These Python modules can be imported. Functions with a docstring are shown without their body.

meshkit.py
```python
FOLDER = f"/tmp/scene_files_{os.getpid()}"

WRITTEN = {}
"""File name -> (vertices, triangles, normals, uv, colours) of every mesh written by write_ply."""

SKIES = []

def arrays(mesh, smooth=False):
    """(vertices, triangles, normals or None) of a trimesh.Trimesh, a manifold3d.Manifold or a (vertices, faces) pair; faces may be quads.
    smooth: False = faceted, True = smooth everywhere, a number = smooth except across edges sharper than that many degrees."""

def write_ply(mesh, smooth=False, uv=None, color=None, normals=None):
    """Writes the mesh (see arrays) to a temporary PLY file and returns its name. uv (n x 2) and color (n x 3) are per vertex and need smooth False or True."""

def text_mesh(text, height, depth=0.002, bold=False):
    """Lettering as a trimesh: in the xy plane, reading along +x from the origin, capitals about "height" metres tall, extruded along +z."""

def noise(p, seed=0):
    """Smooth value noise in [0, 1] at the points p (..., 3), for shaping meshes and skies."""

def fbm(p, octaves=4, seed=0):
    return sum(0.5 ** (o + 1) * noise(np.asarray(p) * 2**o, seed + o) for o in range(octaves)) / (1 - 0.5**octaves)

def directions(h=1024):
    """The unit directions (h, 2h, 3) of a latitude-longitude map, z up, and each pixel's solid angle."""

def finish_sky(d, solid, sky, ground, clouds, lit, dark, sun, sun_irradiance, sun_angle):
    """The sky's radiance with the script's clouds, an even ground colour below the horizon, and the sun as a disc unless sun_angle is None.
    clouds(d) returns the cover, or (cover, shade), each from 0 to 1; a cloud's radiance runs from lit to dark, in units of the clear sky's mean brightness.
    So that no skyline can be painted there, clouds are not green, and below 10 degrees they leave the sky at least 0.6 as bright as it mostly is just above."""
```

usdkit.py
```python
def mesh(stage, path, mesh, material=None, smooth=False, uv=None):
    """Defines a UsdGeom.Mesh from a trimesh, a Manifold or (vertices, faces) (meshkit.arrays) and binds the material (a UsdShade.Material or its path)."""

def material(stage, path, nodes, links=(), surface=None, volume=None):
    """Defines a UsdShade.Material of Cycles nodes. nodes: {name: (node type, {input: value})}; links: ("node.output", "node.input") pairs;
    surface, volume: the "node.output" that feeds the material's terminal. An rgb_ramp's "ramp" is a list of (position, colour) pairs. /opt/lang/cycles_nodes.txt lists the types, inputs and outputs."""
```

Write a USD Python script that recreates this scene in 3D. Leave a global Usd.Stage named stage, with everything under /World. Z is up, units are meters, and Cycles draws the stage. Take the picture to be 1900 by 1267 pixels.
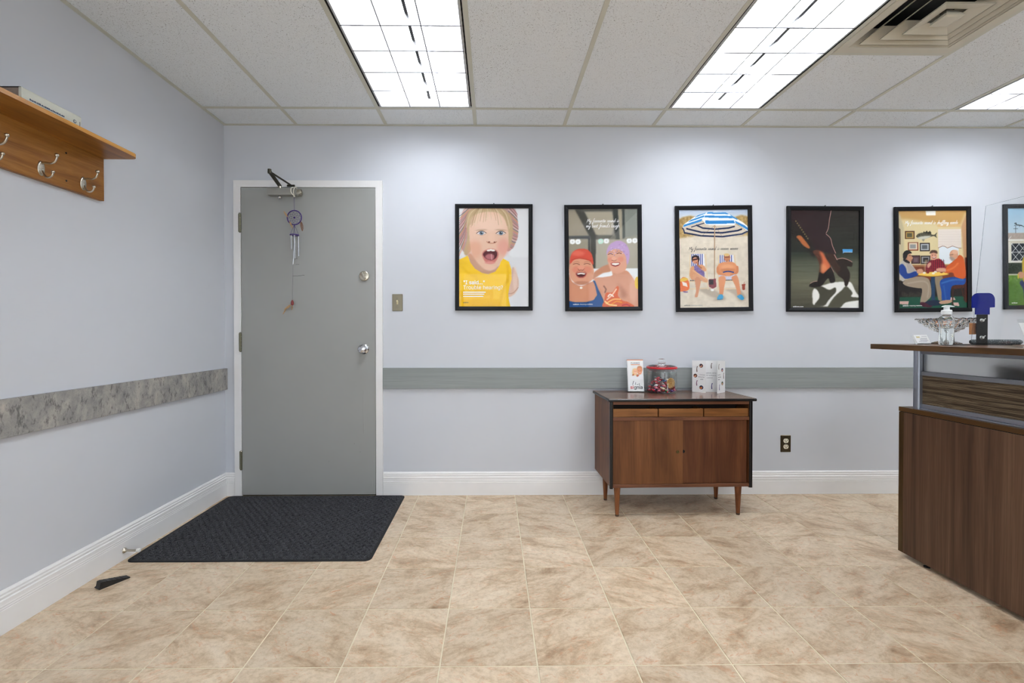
import math
import numpy as np
import trimesh
import shapely
import shapely.geometry as sg
from scipy.ndimage import gaussian_filter
from pxr import Gf, Sdf, Usd, UsdGeom, UsdLux, UsdShade, Vt
import meshkit
import usdkit

stage = Usd.Stage.CreateInMemory()
UsdGeom.SetStageUpAxis(stage, 'Z')
UsdGeom.SetStageMetersPerUnit(stage, 1.0)
UsdGeom.Xform.Define(stage, '/World')
UsdGeom.Scope.Define(stage, '/World/Looks')

# ------------------------------------------------------------------ camera, light, exposure
FOCAL_PX, YAW, PITCH, ROLL, EYE = 873.594, .0099, -.0093, -.0003, 1.1292
CX, CY = 923.64, 622.77                       # principal point (shift lens) in the 1900 x 1267 frame
EXPOSURE = 1.31
TUBE_GLOW = 11.0                              # radiance of the fluorescent tubes
TUBE_COLOR = (0.945, 0.978, 1.035)
DAY_GLOW, DAY_COLOR = 1.35, (0.96, 0.985, 1.03)   # overcast sky behind the two windows across the room
WINDOWS = ((-1.45, 1.15), (1.75, 4.75))       # x spans of the windows in the wall behind the camera
WIN_Z = (.35, 2.35)


def camera_axes():
    cy, sy, cp, sp, cr, sr = math.cos(YAW), math.sin(YAW), math.cos(PITCH), math.sin(PITCH), math.cos(ROLL), math.sin(ROLL)
    fwd = np.array([sy * cp, cy * cp, sp])
    right = np.array([cy, -sy, 0])
    up = np.cross(right, fwd)
    return right * cr + up * sr, up * cr - right * sr, fwd


cam = UsdGeom.Camera.Define(stage, '/World/camera')
_r, _u, _f = camera_axes()
cam.AddTransformOp().Set(Gf.Matrix4d(*_r, 0, *_u, 0, *(-_f), 0, 0, 0, EYE, 1))
cam.CreateHorizontalApertureAttr(36.0)
cam.CreateVerticalApertureAttr(36.0 * 1267 / 1900)
cam.CreateFocalLengthAttr(FOCAL_PX / 1900 * 36.0)
cam.CreateHorizontalApertureOffsetAttr((950 - CX) / 1900 * 36.0)
cam.CreateVerticalApertureOffsetAttr((CY - 633.5) / 1900 * 36.0)
cam.CreateFStopAttr(0.0)
cam.CreateClippingRangeAttr(Gf.Vec2f(0.02, 100))
cam.CreateExposureAttr(EXPOSURE)

for _k, (_a, _b) in enumerate(WINDOWS):
    _l = UsdLux.RectLight.Define(stage, f'/World/window_daylight_{_k + 1:03d}')
    _l.CreateWidthAttr(_b - _a)
    _l.CreateHeightAttr(WIN_Z[1] - WIN_Z[0])
    _l.CreateIntensityAttr(DAY_GLOW)
    _l.CreateColorAttr(Gf.Vec3f(*DAY_COLOR))
    _l.AddTranslateOp().Set(Gf.Vec3d((_a + _b) / 2, -2.48, sum(WIN_Z) / 2))
    _l.AddRotateXYZOp().Set(Gf.Vec3f(90, 0, 0))        # shines along +y, into the room

# ------------------------------------------------------------------ helpers: materials
def lin(c):
    c = np.asarray(c, float) / 255.0
    return np.where(c <= .04045, c / 12.92, ((c + .055) / 1.055) ** 2.4)


def rgb(r, g, b):
    return tuple(lin((r, g, b)))


LOOKS = '/World/Looks/'


def mat(name, nodes, links=(), surface='p.BSDF'):
    return usdkit.material(stage, LOOKS + name, nodes, links, surface=surface)


def plain(name, color, rough=.5, metal=0.0, bump=0.0, bump_scale=80, vary=0.0, vary_scale=6, **kw):
    """A one-colour surface, with an optional faint mottling and fine relief."""
    n = {'g': ('geometry', {}), 'p': ('principled_bsdf', dict(base_color=color, roughness=rough, metallic=metal, **kw))}
    l = []
    if vary:
        n['v'] = ('noise_texture', dict(scale=vary_scale, detail=5, roughness=.6))
        n['r'] = ('rgb_ramp', {'ramp': [(.3, tuple(np.array(color) * (1 - vary))), (.7, tuple(np.minimum(1, np.array(color) * (1 + vary))))]})
        l += [('g.position', 'v.vector'), ('v.fac', 'r.fac'), ('r.color', 'p.base_color')]
    if bump:
        n['bn'] = ('noise_texture', dict(scale=bump_scale, detail=3))
        n['b'] = ('bump', dict(strength=bump, distance=.002))
        l += [('g.position', 'bn.vector'), ('bn.fac', 'b.height'), ('b.normal', 'p.normal')]
    return mat(name, n, l)


def wood(name, dark, mid, light, axis='z', rough=.35, cross=9, along=.9, fine=.25, coat=0.0, seed=0.0, bands=None, spec=.28, bend=1.2):
    s = np.array([cross, cross, cross], float)
    s2 = np.array([150, 150, 150], float)
    k = 'xyz'.index(axis)
    s[k], s2[k] = along, 5
    n = {'g': ('geometry', {}),
         'm1': ('mapping', dict(scale=tuple(s), location=(seed, seed * .7, seed * .3))),
         'm2': ('mapping', dict(scale=tuple(s2))),
         'n1': ('noise_texture', dict(scale=1.0, detail=6, roughness=.62, distortion=bend)),
         'n2': ('noise_texture', dict(scale=1.0, detail=3, roughness=.6)),
         'r': ('rgb_ramp', {'ramp': bands or [(.28, dark), (.5, mid), (.72, light)]}),
         'r2': ('rgb_ramp', {'ramp': [(.3, (1 - fine,) * 3), (.65, (1, 1, 1))]}),
         'x': ('mix', dict(mix_type='multiply', fac=1.0)),
         'p': ('principled_bsdf', dict(roughness=rough, specular_ior_level=spec, coat_weight=coat, coat_roughness=.12))}
    l = [('g.position', 'm1.vector'), ('g.position', 'm2.vector'), ('m1.vector', 'n1.vector'), ('m2.vector', 'n2.vector'), ('n1.fac', 'r.fac'),
         ('n2.fac', 'r2.fac'), ('r.color', 'x.color1'), ('r2.color', 'x.color2'), ('x.color', 'p.base_color')]
    return mat(name, n, l)


def pane(name, tint=(1, 1, 1), ior=1.45, rough=0.0):
    """Thin clear sheet: straight-through with a mirror by angle, the same from either face."""
    return mat(name, {'t': ('transparent_bsdf', dict(color=tint)), 'g': ('glossy_bsdf', dict(color=(1, 1, 1), roughness=rough)), 'geo': ('geometry', {}),
                      'i': ('mix_float', dict(a=ior, b=1 / ior)), 'f': ('fresnel', {}), 'x': ('mix_closure', {})},
               [('geo.backfacing', 'i.fac'), ('i.result', 'f.IOR'), ('f.fac', 'x.fac'), ('t.BSDF', 'x.closure1'), ('g.BSDF', 'x.closure2')], surface='x.closure')


def glow(name, color, strength):
    return mat(name, {'e': ('emission', dict(color=color, strength=strength))}, surface='e.emission')


def printed(name, rough=.45):
    """Ink on paper: colours come from the mesh's own point colours."""
    return mat(name, {'a': ('attribute', dict(attribute='ink')), 'p': ('principled_bsdf', dict(roughness=rough, specular_ior_level=.15))}, [('a.color', 'p.base_color')])


# ------------------------------------------------------------------ helpers: objects
_used = {}


def numbered(parent, name):
    k = _used.get((parent, name), 0)
    _used[(parent, name)] = k + 1
    return f'{parent}/{name}' + (f'_{k:03d}' if k else '')


def tag(prim, label=None, cat=None, group=None, kind=None):
    for k, v in (('label', label), ('category', cat), ('group', group), ('kind', kind)):
        if v:
            prim.SetCustomDataByKey(k, v)


def thing(name, label, cat, loc=(0, 0, 0), rot=(0, 0, 0), group=None, kind=None):
    path = numbered('/World', name)
    x = UsdGeom.Xform.Define(stage, path)
    x.AddTranslateOp().Set(Gf.Vec3d(*map(float, loc)))
    if any(rot):
        x.AddRotateXYZOp().Set(Gf.Vec3f(*map(float, rot)))
    tag(x.GetPrim(), label, cat, group, kind)
    return path


def part(parent, name, mesh, material, label=None, smooth=30, kind=None, ink=None, rnd=None):
    path = numbered(parent, name)
    m = usdkit.mesh(stage, path, mesh, material, smooth=False if ink is not None else smooth)
    if ink is not None:
        UsdGeom.PrimvarsAPI(m).CreatePrimvar('ink', Sdf.ValueTypeNames.Color3fArray, 'vertex').Set(Vt.Vec3fArray.FromNumpy(np.asarray(ink, np.float32)))
    if rnd is not None:
        n = len(m.GetPointsAttr().Get())
        UsdGeom.PrimvarsAPI(m).CreatePrimvar('rnd', Sdf.ValueTypeNames.Color3fArray, 'vertex').Set(Vt.Vec3fArray.FromNumpy(np.tile(np.asarray(rnd, np.float32), (n, 1))))
    tag(m.GetPrim(), label, kind=kind)
    return path


def single(name, mesh, material, label, cat, group=None, kind=None, smooth=30, **kw):
    path = part('/World', name, mesh, material, smooth=smooth, **kw)
    tag(stage.GetPrimAtPath(path), label, cat, group, kind)
    return path


def copy_of(path, name, label, cat, loc, rot=(0, 0, 0), group=None):
    p = numbered('/World', name)
    x = UsdGeom.Xform.Define(stage, p)
    x.ClearXformOpOrder()
    prim = x.GetPrim()
    prim.GetReferences().AddInternalReference(Sdf.Path(path))
    prim.SetInstanceable(True)
    UsdGeom.XformOp(prim.CreateAttribute('xformOp:translate', Sdf.ValueTypeNames.Double3)).Set(Gf.Vec3d(*map(float, loc)))
    order = ['xformOp:translate']
    if any(rot):
        prim.CreateAttribute('xformOp:rotateXYZ', Sdf.ValueTypeNames.Float3).Set(Gf.Vec3f(*map(float, rot)))
        order.append('xformOp:rotateXYZ')
    x.GetXformOpOrderAttr().Set(order)
    tag(prim, label, cat, group)
    return p


# ------------------------------------------------------------------ helpers: shapes
def box(x0, x1, y0, y1, z0, z1, bev=0.0):
    if not bev:
        m = trimesh.creation.box((x1 - x0, y1 - y0, z1 - z0))
        m.apply_translation(((x0 + x1) / 2, (y0 + y1) / 2, (z0 + z1) / 2))
        return m
    b = min(bev, (x1 - x0) / 2.01, (y1 - y0) / 2.01, (z1 - z0) / 2.01)
    pts = []
    for i in (0, 1):
        for j in (0, 1):
            for k in (0, 1):
                c = np.array([(x0, x1)[i], (y0, y1)[j], (z0, z1)[k]])
                s = np.array([(1, -1)[i], (1, -1)[j], (1, -1)[k]]) * b
                for a in range(3):
                    o = s.copy()
                    o[a] = 0
                    pts.append(c + o)
    return trimesh.convex.convex_hull(np.array(pts))


def join(*ms):
    return trimesh.util.concatenate([m for m in ms if m is not None])


def lathe(profile, n=32, at=(0, 0, 0)):
    """profile: (radius, z) pairs from bottom to top along the outside (and back along the inside)."""
    m = trimesh.creation.revolve(np.asarray(profile, float), sections=n)
    m.apply_translation(at)
    return m


def frustum(p0, p1, r0, r1, n=16):
    p0, p1 = np.asarray(p0, float), np.asarray(p1, float)
    L = np.linalg.norm(p1 - p0)
    m = trimesh.creation.revolve([(0, 0), (r0, 0), (r1, L), (0, L)], sections=n)
    m.apply_transform(trimesh.geometry.align_vectors([0, 0, 1], (p1 - p0) / L))
    m.apply_translation(p0)
    return m


def tube(pts, r, n=8, closed=False):
    """A round bar through the points; r may be one radius or one for each point."""
    p = np.asarray(pts, float)
    r = np.broadcast_to(np.asarray(r, float), len(p))
    t = np.gradient(p, axis=0) if not closed else np.roll(p, -1, 0) - np.roll(p, 1, 0)
    t /= np.linalg.norm(t, axis=1, keepdims=True) + 1e-12
    a = np.cross(t[0], [0, 0, 1])
    if np.linalg.norm(a) < .1:
        a = np.cross(t[0], [0, 1, 0])
    rings = []
    for i in range(len(p)):
        a = a - t[i] * (a @ t[i])
        a /= np.linalg.norm(a)
        b = np.cross(t[i], a)
        w = np.linspace(0, 2 * np.pi, n, endpoint=False)
        rings.append(p[i] + r[i] * (np.cos(w)[:, None] * a + np.sin(w)[:, None] * b))
    v = np.vstack(rings)
    f = []
    m = len(p)
    for i in range(m if closed else m - 1):
        j = (i + 1) % m
        for k in range(n):
            l = (k + 1) % n
            f += [(i * n + k, i * n + l, j * n + l), (i * n + k, j * n + l, j * n + k)]
    if not closed:
        for k in range(1, n - 1):
            f.append((0, k + 1, k))
            f.append(((m - 1) * n, (m - 1) * n + k, (m - 1) * n + k + 1))
    m = trimesh.Trimesh(v, f, process=False)
    m.fix_normals()
    return m


def extrude(poly, depth, plane='xz', at=0.0):
    """A shapely polygon (or point list) given a thickness. plane xz: the polygon's (x, z) runs along +y from y = at; xy: along +z; yz: along +x."""
    g = poly if isinstance(poly, sg.base.BaseGeometry) else sg.Polygon(poly)
    m = trimesh.creation.extrude_polygon(g, depth, engine='earcut')
    v = np.array(m.vertices)
    if plane == 'xz':
        m.vertices = np.stack([v[:, 0], at + v[:, 2], v[:, 1]], 1)
        m.invert()
    elif plane == 'yz':
        m.vertices = np.stack([at + v[:, 2], v[:, 0], v[:, 1]], 1)
    else:
        m.vertices = v + [0, 0, at]
    m.fix_normals()
    return m


def rounded(x0, x1, y0, y1, r):
    return sg.box(x0 + r, y0 + r, x1 - r, y1 - r).buffer(r, 8)


def moved(m, t=(0, 0, 0), rot=None, axis=(0, 0, 1), about=(0, 0, 0)):
    m = m.copy()
    if rot:
        m.apply_transform(trimesh.transformations.rotation_matrix(rot, axis, about))
    m.apply_translation(t)
    return m


def spline(pts, k=6, closed=False):
    """Catmull-Rom through the points."""
    p = np.asarray(pts, float)
    n = len(p)
    out = []
    for i in range(n if closed else n - 1):
        a, b, c, d = (p[(i - 1) % n], p[i % n], p[(i + 1) % n], p[(i + 2) % n]) if closed else (p[max(i - 1, 0)], p[i], p[i + 1], p[min(i + 2, n - 1)])
        for s in np.linspace(0, 1, k, endpoint=False):
            out.append(.5 * (2 * b + (c - a) * s + (2 * a - 5 * b + 4 * c - d) * s * s + (3 * b - a - 3 * c + d) * s ** 3))
    if not closed:
        out.append(p[-1])
    return np.array(out)


def wall_text(text, height, x, z, y=0.0, depth=.0004, bold=False, centre=False, shear=0.0):
    """Lettering on a plane that faces -y: reads along +x, upright along +z."""
    m = meshkit.text_mesh(text, height, depth, bold=bold)
    v = np.array(m.vertices)
    if centre:
        v[:, 0] -= (v[:, 0].min() + v[:, 0].max()) / 2
    v[:, 0] += shear * v[:, 1]
    m.vertices = np.stack([v[:, 0] + x, y - v[:, 2], v[:, 1] + z], 1)
    return m


rng = np.random.default_rng(7)


class Canvas:
    """Flat print: a grid of coloured points between two corners, painted with soft polygons, ellipses and lines (colours 0-255)."""

    def __init__(self, x0, y0, x1, y1, nx, ny, color):
        self.c, self.nx, self.ny = (x0, y0, x1, y1), nx, ny
        self.X, self.Y = np.meshgrid(np.linspace(x0, x1, nx), np.linspace(y0, y1, ny))
        self.step = abs(x1 - x0) / (nx - 1)
        self.A = np.ones((ny, nx, 3)) * np.asarray(color, float)

    def _mix(self, mask, color, alpha):
        m = (np.clip(mask, 0, 1) * alpha)[..., None]
        self.A = self.A * (1 - m) + np.asarray(color, float) * m

    def _inside(self, pts, soft, smooth):
        p = np.asarray(pts, float)
        if smooth and len(p) > 3:
            p = spline(p, 5, True)
        g = sg.Polygon(p).buffer(0)
        m = shapely.contains_xy(g, self.X, self.Y).astype(float)
        s = soft / self.step
        return gaussian_filter(m, max(s, .45))

    def poly(self, pts, color, soft=0, alpha=1.0, smooth=False, tex=0, scale=.05):
        m = self._inside(pts, soft, smooth)
        if tex:
            n = meshkit.fbm(np.stack([self.X * scale, self.Y * scale, 0 * self.X], -1), 4, 5)
            self.A = self.A * (1 - m[..., None] * alpha) + np.clip(np.asarray(color, float) + (n[..., None] - .5) * 2 * tex, 0, 255) * m[..., None] * alpha
        else:
            self._mix(m, color, alpha)

    def blob(self, pts, color, soft=0, alpha=1.0, **kw):
        self.poly(pts, color, soft, alpha, True, **kw)

    def ell(self, cx, cy, rx, ry, color, soft=None, alpha=1.0, rot=0):
        soft = self.step if soft is None else max(soft, self.step)
        c, s = math.cos(rot), math.sin(rot)
        u, v = (self.X - cx) * c + (self.Y - cy) * s, -(self.X - cx) * s + (self.Y - cy) * c
        d = np.hypot(u / rx, v / ry)
        m = np.clip((1 - d) * min(rx, ry) / soft + .5, 0, 1)
        self._mix(m * m * (3 - 2 * m), color, alpha)

    def line(self, pts, w, color, soft=0, alpha=1.0, smooth=False):
        p = spline(pts, 5) if smooth else np.asarray(pts, float)
        d = np.full(self.X.shape, 1e9)
        for a, b in zip(p, p[1:]):
            ab = b - a
            t = np.clip(((self.X - a[0]) * ab[0] + (self.Y - a[1]) * ab[1]) / (ab @ ab + 1e-12), 0, 1)
            d = np.minimum(d, np.hypot(self.X - a[0] - t * ab[0], self.Y - a[1] - t * ab[1]))
        self._mix(np.clip((w / 2 - d) / max(self.step, soft) + .5, 0, 1), color, alpha)

    def fade(self, c0, c1, y0, y1):
        t = np.clip((self.Y - y0) / (y1 - y0), 0, 1)[..., None]
        inside = ((self.Y >= y0) & (self.Y <= y1))[..., None]
        self.A = np.where(inside, np.asarray(c0, float) * (1 - t) + np.asarray(c1, float) * t, self.A)

    def grain(self, amp, sx, sy, seed=0):
        n = meshkit.fbm(np.stack([self.X * sx, self.Y * sy, 0 * self.X], -1), 4, seed)
        self.A = np.clip(self.A + (n[..., None] - .5) * 2 * amp, 0, 255)

    def mesh(self, y, to=None):
        """(points, triangles, linear colours) on the plane y, stretched to the corners to = (left, top, right, bottom)."""
        x0, y0, x1, y1 = self.c
        L, T, R, B = to or self.c
        x, z = L + (self.X - x0) / (x1 - x0) * (R - L), T + (self.Y - y0) / (y1 - y0) * (B - T)
        V = np.stack([x, np.full_like(x, y), z], -1).reshape(-1, 3)
        I = np.arange(self.nx * self.ny).reshape(self.ny, self.nx)
        a, b, c, d = I[:-1, :-1], I[:-1, 1:], I[1:, 1:], I[1:, :-1]
        F = np.concatenate([np.stack([d, c, b], -1).reshape(-1, 3), np.stack([d, b, a], -1).reshape(-1, 3)])
        return V, F, lin(self.A.reshape(-1, 3))


PEN = {'a': (1.15, [(.9, .9), (.5, 1), (.1, .6), (.15, .1), (.5, 0), (.85, .5), (.9, .95), (.85, .2), (1.1, .05)]), 'b': (1.0, [(.1, 2.2), (.1, 1), (.1, .1), (.5, 0), (.85, .45), (.6, .95), (.15, .7)]),
       'c': (.95, [(.8, .8), (.5, 1), (.1, .6), (.15, .15), (.5, 0), (.85, .2)]), 'd': (1.15, [(.85, .8), (.5, 1), (.1, .6), (.15, .1), (.5, 0), (.85, .5), (.9, 2.1), (.88, .3), (1.1, .05)]),
       'e': (.9, [(.1, .5), (.7, .6), (.7, .95), (.35, 1), (.08, .5), (.3, .02), (.85, .25)]), 'f': (.75, [(.8, 1.9), (.55, 2.2), (.35, 1.5), (.25, 0), (.1, -1), (-.1, -.7), (.3, .2)], [(0, 1), (.75, 1.05)]),
       'g': (1.05, [(.85, .85), (.45, 1), (.1, .6), (.2, .15), (.5, .1), (.85, .6), (.85, -.6), (.5, -1.2), (.1, -.9), (.9, 0)]), 'h': (1.0, [(.1, 2.2), (.1, 0), (.15, .6), (.5, 1), (.75, .7), (.75, .1), (.95, .05)]),
       'i': (.45, [(.1, .9), (.1, .1), (.35, .05)], [(.12, 1.45), (.18, 1.5)]), 'l': (.42, [(.1, 2.2), (.08, .2), (.3, .02)]),
       'm': (1.4, [(.05, 1), (.08, 0), (.2, .7), (.45, 1), (.6, .7), (.6, 0), (.75, .7), (1, 1), (1.15, .7), (1.15, .1), (1.35, .05)]), 'n': (.95, [(.05, 1), (.08, 0), (.2, .7), (.5, 1), (.7, .7), (.7, .1), (.9, .05)]),
       'o': (1.0, [(.5, 1), (.12, .7), (.15, .15), (.5, 0), (.85, .4), (.75, .9), (.5, 1), (.95, .9)]), 'r': (.7, [(.05, 1), (.1, 0), (.2, .7), (.5, 1), (.65, .9)]), 's': (.75, [(.65, .9), (.35, 1), (.2, .75), (.55, .4), (.45, .05), (.05, .1)]),
       't': (.62, [(.25, 1.7), (.2, .2), (.45, .02), (.6, .15)], [(0, 1.05), (.55, 1.1)]), 'u': (1.0, [(.05, 1), (.08, .3), (.35, 0), (.7, .4), (.75, 1), (.75, .15), (.95, .05)]), 'v': (.85, [(.05, 1), (.35, 0), (.7, 1), (.85, .95)]),
       'w': (1.25, [(.05, 1), (.25, 0), (.55, .8), (.8, 0), (1.1, 1), (1.25, .95)]), 'y': (.95, [(.05, 1), (.15, .35), (.45, .2), (.8, 1), (.7, -.4), (.4, -1.2), (.05, -.9), (.8, .1)]),
       'M': (1.5, [(0, 0), (.2, 1.9), (.65, .6), (1.2, 2), (1.3, 0)]), "'": (.3, [(.1, 2.1), (.05, 1.7)]), ' ': (.9,)}


def handwriting(text, x0, x1, z, y, pen):
    """Slanted pen strokes for the text between x0 and x1 on the plane y, baseline z; pen is the stroke width."""
    total = sum(PEN[c][0] for c in text)
    s = (x1 - x0) / total
    ms, at = [], 0.0
    for c in text:
        for st in PEN[c][1:]:
            p = spline([((at + a + .28 * b) * s + x0, b * s + z) for a, b in st], 4)
            g = sg.LineString(p).buffer(pen / 2, 3)
            ms.append(extrude(g, .0003, 'xz', y - .0003))
        at += PEN[c][0]
    return join(*ms)

# ------------------------------------------------------------------ room sizes (metres)
WALL_Y, WALL_L, WALL_R, WALL_F, CEIL = 3.2508, -1.842, 5.3, -2.35, 2.5378

paint = mat('wall_paint', {'g': ('geometry', {}), 'n': ('noise_texture', dict(scale=1.3, detail=4)), 'r': ('rgb_ramp', {'ramp': [(.3, rgb(202, 206, 213)), (.7, rgb(207, 211, 218))]}),
                           'p': ('principled_bsdf', dict(roughness=.55, specular_ior_level=.35))},
            [('g.position', 'n.vector'), ('n.fac', 'r.fac'), ('r.color', 'p.base_color')])
white_trim = plain('white_trim', rgb(232, 232, 232), .35, vary=.015, vary_scale=12)
white_panel = plain('white_panel_paint', rgb(236, 236, 234), .6)

single('wall_back', box(WALL_L - .1, WALL_R + .1, WALL_Y, WALL_Y + .1, -.02, CEIL + .15), paint, 'pale lavender grey painted wall with the grey door and framed posters', 'wall', kind='structure')
single('wall_left', box(WALL_L - .1, WALL_L, WALL_F, WALL_Y, -.02, CEIL + .15), paint, 'pale lavender grey side wall carrying the wooden coat rack', 'wall', kind='structure')
single('wall_right', box(WALL_R, WALL_R + .1, WALL_F, WALL_Y, -.02, CEIL + .15), white_panel, 'plain light wall closing the far side behind the reception desk', 'wall', kind='structure')
wf = sg.box(WALL_L - .1, -.02, WALL_R + .1, CEIL + .15)
for a, b in WINDOWS:
    wf = wf.difference(sg.box(a, WIN_Z[0], b, WIN_Z[1]))
single('wall_front', extrude(wf, .1, 'xz', WALL_F - .1), white_panel, 'plain light wall with two wide windows facing the posters', 'wall', kind='structure', smooth=False)
win_alu = plain('window_frame_grey', rgb(120, 122, 124), .4)
win_glass = pane('window_glass', (.97, .98, .98), 1.45)
for k, (a, b) in enumerate(WINDOWS):
    w = thing(f'window_{k + 1}', f"wide grey framed window {('facing the door', 'facing the reception desk')[k]}", 'window', kind='structure')
    z0, z1, n = *WIN_Z, 3
    g = sg.box(a, z0, b, z1)
    for i in range(n):
        g = g.difference(sg.box(a + .05 + i * (b - a - .05) / n, z0 + .05, a + (i + 1) * (b - a - .05) / n, z1 - .05))
    part(w, 'window_frame', extrude(g, .06, 'xz', WALL_F - .08), win_alu, smooth=False)
    for i in range(n):
        part(w, 'pane', box(a + .05 + i * (b - a - .05) / n, a + (i + 1) * (b - a - .05) / n, WALL_F - .052, WALL_F - .046, z0 + .05, z1 - .05), win_glass, smooth=False)

# ------------------------------------------------------------------ floor: one mesh for each ceramic tile in view, the rest joined
tile_mat = mat('ceramic_tile', {
    'g': ('geometry', {}), 'a': ('attribute', dict(attribute='rnd')),
    'off': ('vector_math', dict(math_type='multiply_add', vector2=(37, 41, 29))),
    'rot': ('vector_rotate', dict(rotate_type='z_axis')), 'ang': ('map_range', dict(from_min=.45, from_max=.55, to_min=-.5, to_max=.5, clamp=True)),
    'm': ('mapping', dict(scale=(5.5, 11, 5))),
    'n1': ('noise_texture', dict(scale=1.0, detail=6, roughness=.68, distortion=.5)),
    'r1': ('rgb_ramp', {'ramp': [(.25, rgb(154, 126, 98)), (.40, rgb(191, 167, 138)), (.51, rgb(212, 192, 165)), (.73, rgb(226, 210, 187))]}),
    'm2': ('mapping', dict(scale=(18, 34, 18))),
    'n2': ('noise_texture', dict(scale=1.0, detail=6, roughness=.66, distortion=1.6)),
    'r2': ('rgb_ramp', {'ramp': [(.55, (0, 0, 0)), (.72, (1, 1, 1))]}),
    'x': ('mix', dict(mix_type='mix', color2=rgb(204, 142, 102))),
    'k': ('math', dict(math_type='multiply', value2=.7)),
    'n3': ('noise_texture', dict(scale=44, detail=6, roughness=.75)),
    'r3': ('rgb_ramp', {'ramp': [(.34, (.80, .77, .73)), (.55, (1, 1, 1))]}),
    'y': ('mix', dict(mix_type='multiply', fac=1.0)),
    'hs': ('separate_xyz', {}), 'tone': ('map_range', dict(from_min=0, from_max=1, to_min=.90, to_max=1.06)),
    'tv': ('combine_xyz', {}), 'z': ('mix', dict(mix_type='multiply', fac=1.0)),
    'p': ('principled_bsdf', dict(roughness=.42, specular_ior_level=.4))},
    [('a.color', 'off.vector1'), ('g.position', 'off.vector3'), ('off.vector', 'rot.vector'), ('hs.y', 'ang.value'), ('ang.result', 'rot.angle'), ('rot.vector', 'm.vector'), ('rot.vector', 'm2.vector'), ('m.vector', 'n1.vector'),
     ('m2.vector', 'n2.vector'), ('n1.fac', 'r1.fac'), ('n2.fac', 'r2.fac'), ('r2.color', 'k.value1'), ('k.value', 'x.fac'), ('r1.color', 'x.color1'), ('g.position', 'n3.vector'), ('n3.fac', 'r3.fac'),
     ('x.color', 'y.color1'), ('r3.color', 'y.color2'), ('a.color', 'hs.vector'), ('hs.x', 'tone.value'), ('tone.result', 'tv.x'), ('tone.result', 'tv.y'), ('tone.result', 'tv.z'),
     ('y.color', 'z.color1'), ('tv.vector', 'z.color2'), ('z.color', 'p.base_color')])
grout = plain('tile_grout', rgb(222, 212, 186), .9, vary=.12, vary_scale=5)
TILE, TX, TY = .3304, -.1806, 2.9009          # spacing and one corner of the tile grid
floor = thing('floor', 'beige and pink mottled ceramic tile floor with pale grout', 'floor', kind='structure')
part(floor, 'grout_bed', box(WALL_L, WALL_R, WALL_F, WALL_Y, -.03, -.0022), grout)
rest = []
for j in range(-17, 3):
    for i in range(-7, 18):
        x0, x1, y0, y1 = TX + i * TILE, TX + (i + 1) * TILE, TY + j * TILE, TY + (j + 1) * TILE
        x0, x1, y0, y1 = max(x0 + .0026, WALL_L), min(x1 - .0026, WALL_R), max(y0 + .0026, WALL_F), min(y1 - .0026, WALL_Y)
        if x1 - x0 < .01 or y1 - y0 < .01:
            continue
        t = box(x0, x1, y0, y1, -.008, 0, .0012)
        r = rng.random(3)
        if j >= -7 and x0 < 3.0 and (x0 > -2 and abs((x0 + x1) / 2) < 1.15 * (y1 + .35) + .2):
            part(floor, 'tile', t, tile_mat, rnd=r, smooth=False)
        else:
            rest.append((t, r))
ms = join(*[t for t, r in rest])
p = part(floor, 'tile_field', ms, tile_mat, kind='stuff', smooth=False)
m = UsdGeom.Mesh.Get(stage, p)
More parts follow.
